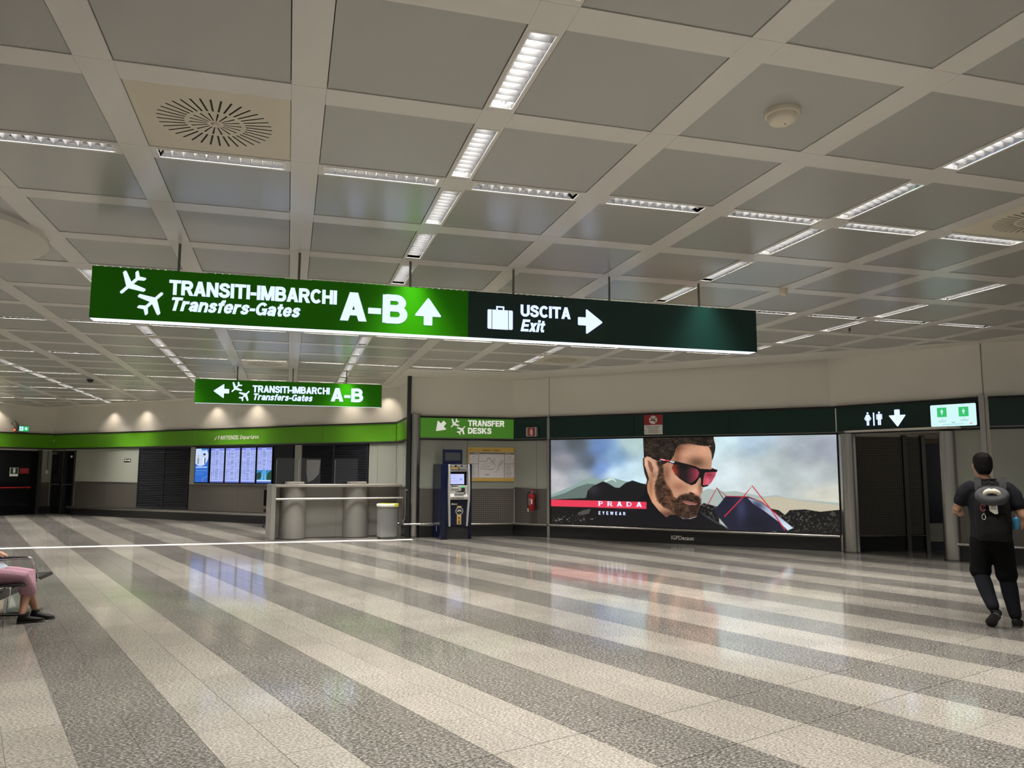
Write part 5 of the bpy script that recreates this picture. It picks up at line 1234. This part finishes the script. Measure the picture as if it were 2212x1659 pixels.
# backpack, travel pillow and what hangs on it
bp = thing('backpack', 'black backpack on the walking man', 'backpack', (7.42, 6.84, 0), -AZ)
b = MB(); torso(b, [(-.03, -.20, .90, .15, .05), (-.03, -.205, .94, .165, .075), (-.03, -.215, 1.10, .172, .095), (-.035, -.215, 1.28, .165, .09), (-.04, -.20, 1.40, .15, .07), (-.045, -.19, 1.47, .11, .045), (-.045, -.185, 1.49, .06, .025)])
solid('bag', b, 'pack', bp, .013, 5)
b = MB(); torso(b, [(-.02, -.29, .94, .12, .03), (-.02, -.30, 1.0, .135, .045), (-.02, -.305, 1.12, .13, .045), (-.02, -.29, 1.2, .11, .03)])
solid('front_pocket', b, 'pack', bp, .012, 4)
for x, sg in ((-.155, -1), (.075, 1)):
    part('shoulder_strap', MB().rings([[(x-.032, y, z), (x+.032, y, z), (x+.032, y+dy, z+.012), (x-.032, y+dy, z+.012)] for y, z, dy in ((-.20, 1.43, .0), (-.125, 1.52, .0), (-.03, 1.555, .0), (.07, 1.535, .01), (.155, 1.44, .02), (.175, 1.28, .02))]), 'strap', bp, 40)
part('top_handle', MB().tube([(-.09, -.185, 1.485), (-.05, -.19, 1.53), (-.0, -.185, 1.485)], .009, 8), 'strap', bp, True)
part('carabiner', MB().tube([(-.115+.017*math.cos(t), -.365, 1.16+.03*math.sin(t)) for t in np.linspace(0, 2*math.pi, 15)], .0045, 6), 'chrome', bp, True)
part('webbing_loop', MB().box(-.125, -.105, -.36, -.34, 1.19, 1.30), 'rubber', bp)
part('luggage_tag', MB().prism([(-.065, 1.30), (.012, 1.31), (.015, 1.195), (-.015, 1.19), (-.06, 1.225)], -.372, -.368, 'xz'), 'white', bp)
m = MB()
for z in (1.285, 1.27, 1.255, 1.24): m.box(-.045, .0, -.3735, -.372, z, z+.005)
part('tag_print', m, 'dgrey', bp)
part('key_fob', MB().tube([(-.118+.022*math.cos(t), -.366, 1.255+.034*math.sin(t)) for t in np.linspace(.4, 2*math.pi-.4, 13)], .007, 6), 'fob', bp, True)
tp = thing('travel_pillow', 'grey travel neck pillow with cream inside hung on top of the backpack', 'pillow', (7.42, 6.84, 0), -AZ)
b = MB(); pc = V3(-.03, -.345, 1.385)
ring = [(pc+V3(.108*math.cos(t), .02*math.sin(t)-.012, .052*math.sin(t))) for t in np.linspace(math.pi*.5+.22, math.pi*2.5-.22, 21)]
limb(b, ring, [.045+.014*math.sin(math.pi*i/20) for i in range(21)], 14); b.loft([(pc+V3(x, .0, -.055), (0, .05, 0), (0, 0, .045)) for x in (-.1, -.05, 0, .05, .1)], 14)
solid('cushion', b, 'pillow', tp, .011, 5)
b = MB()
ring = [pc+V3(.066*math.cos(t), -.050-.006*math.sin(t), .012+.034*math.sin(t)-.020*max(0, -math.sin(t))*(1-abs(math.cos(t)))) for t in np.linspace(math.pi*.5+.30, math.pi*2.5-.30, 21)]
limb(b, ring, [.030-.017*math.sin(math.pi*i/20) for i in range(21)], 12)
solid('inner_lining', b, 'pillowin', tp, .008, 3)
part('opening', MB().ball(pc+V3(0, -.036, .004), .050, .022, .034), 'rubber', tp, True)  # dark ball standing in for the shade inside the pillow's hollow
wbt = thing('water_bottle', 'blue bottle in the side pocket of the backpack', 'bottle', (7.42, 6.84, 0), -AZ, None, MB().lathe([(.001, 1.03), (.032, 1.03), (.034, 1.045), (.034, 1.13), (.028, 1.15), (.016, 1.16)], 16, (.175, -.20)), 'bottle', 50)
part('cap', MB().lathe([(.018, 1.158), (.018, 1.18), (.001, 1.18)], 14, (.175, -.20)), 'dgrey', wbt, 40)

# ---- the seated woman at the left edge, facing right; x runs forward (world +X), origin on the floor
WO = (-2.62, 9.76)
wo = thing('person', 'seated person in pale blue top, pink cropped trousers and black slip-on shoes', 'person', (WO[0], WO[1], 0), 0)
hpR, hpL = V3(-.50, -.085, .50), V3(-.50, .10, .50)
kR, kL = V3(-.055, -.10, .475), V3(-.055, .095, .478)
aR, aL = V3(.02, .115, .10), V3(-.035, -.13, .10)
b = MB(); f_, u_, r_, c_ = head(b, V3(-.56, .0, 1.17), V3(1, -.05, -.15), .95)
limb(b, [c_-u_*.09-f_*.01, V3(-.585, 0, 1.0)], [.048, .055])
torso(b, [(-.52, 0, .46, .13, .17), (-.53, 0, .60, .12, .16), (-.56, 0, .78, .11, .15), (-.58, 0, .90, .10, .155), (-.585, 0, .97, .07, .11), (-.585, 0, 1.0, .045, .05)])
for h, k, a in ((hpR, kR, aR), (hpL, kL, aL)):
    limb(b, [h, h.lerp(k, .5), k], [.08, .07, .052]); limb(b, [k, k.lerp(a, .3), k.lerp(a, .6), a], [.050, .054, .046, .034])
for sg in (-1, 1):
    s, e, w = V3(-.575, sg*.175, .94), V3(-.56, sg*.215, .73), V3(-.41, sg*.10, .735)
    limb(b, [s, s.lerp(e, .5), e], [.05, .046, .038]); limb(b, [e, e.lerp(w, .35), w], [.038, .038, .026])
    hand(b, w, (.9, -sg*.35, -.15), (.1, 0, -1), (sg*-.35, -.9, 0), .95, .35)
solid('body', b, 'skin', wo, .010, 4)
hm = MB(); hm.loft([(c_+u_*z+f_*y, r_*a, f_*bb) for z, y, a, bb in ((-.14, -.05, .05, .04), (-.08, -.05, .07, .055), (-.01, -.032, .080, .072), (.04, -.018, .082, .09), (.085, -.014, .073, .092), (.115, -.014, .048, .062), (.128, -.014, .015, .02))], 20)
solid('hair', hm, 'hair', wo, .010, 3); face(wo, f_, u_, r_, c_, .95)
b = MB(); torso(b, [(-.50, 0, .50, .165, .195), (-.50, 0, .58, .16, .19), (-.53, 0, .72, .145, .175), (-.57, 0, .88, .125, .175), (-.585, 0, .95, .09, .13), (-.585, 0, .985, .06, .068)])
for sg in (-1, 1):
    s, e = V3(-.575, sg*.165, .93), V3(-.52, sg*.21, .71); limb(b, [s, s.lerp(e, .4), s.lerp(e, .8)], [.07, .066, .06])
b.loft([(V3(-.265, 0, .555), (0, .12, 0), (.01, 0, .015)), (V3(-.30, 0, .565), (0, .18, 0), (.01, 0, .035)), (V3(-.38, 0, .58), (0, .195, 0), (.02, 0, .06)), (V3(-.48, 0, .59), (0, .195, 0), (.03, 0, .085))], 14)
solid('blouse', b, 'bluec', wo, .012, 5)
b = MB(); torso(b, [(-.50, 0, .43, .15, .17), (-.50, 0, .50, .165, .185), (-.51, 0, .58, .15, .175)])
for h, k, a in ((hpR, kR, aR), (hpL, kL, aL)):
    limb(b, [h, h.lerp(k, .35), h.lerp(k, .75), k, k.lerp(a, .22), k.lerp(a, .42)], [.098, .094, .082, .074, .076, .078])
solid('cropped_trousers', b, 'pink', wo, .011, 3)
shoe('shoe', aR+V3(.0, 0, -.0), (-.02, .115, .006), (.225, .075, .006), wo, (0, 0, 1), .042, .07)
shoe('shoe', aL, (-.075, -.145, .006), (.155, -.045, .006), wo, (0, 0, 1), .042, .07)

# ---- beam seating
bn = thing('airport_bench', 'black and steel beam seating under the seated woman', 'bench', (-2.62, 9.76, 0))
def seat(y):
    R = []
    for x, z in ((-.02, .40), (-.03, .42), (-.14, .416), (-.38, .392), (-.46, .40), (-.50, .45)): R.append([(x, y-.25, z), (x, y+.25, z), (x, y+.25, z-.016), (x, y-.25, z-.016)])
    part('seat_pan', MB().rings(R), 'seatblack', bn, 40)
    R = []
    for x, z in ((-.505, .47), (-.57, .62), (-.63, .86)): R.append([(x-.09, y-.25, z), (x-.09, y+.25, z), (x-.105, y+.25, z), (x-.105, y-.25, z)])
    part('backrest', MB().rings(R), 'seatblack', bn, 40)
seat(.0); seat(.615)
part('beam', MB().box(-.42, -.32, -.3, 1.05, .215, .29), 'dgrey', bn)
for y in (.31,):
    part('leg', MB().tube([(-.335, y+.1, .35), (-.345, y+.1, .2), (-.35, y+.1, .03)], .026, 10), 'chrome', bn, 50)
    part('foot_bar', MB().rbox(-.62, -.11, y+.07, y+.13, .0, .035, .012, 2), 'dsteel', bn, 40)
    part('seat_bracket', MB().box(-.47, -.10, y-.03, y+.02, .33, .385), 'rubber', bn)
for y in (.31,):
    part('armrest', MB().tube([(-.46, y-.02, .40), (-.47, y-.02, .58), (-.43, y-.02, .63), (-.13, y-.02, .645), (-.10, y-.02, .635), (-.03, y-.02, .46), (-.03, y-.02, .42)], .014, 8), 'chrome', bn, 60)
    part('arm_pad', MB().rbox(-.42, -.14, y-.045, y+.005, .645, .66, .006, 1), 'rubber', bn)
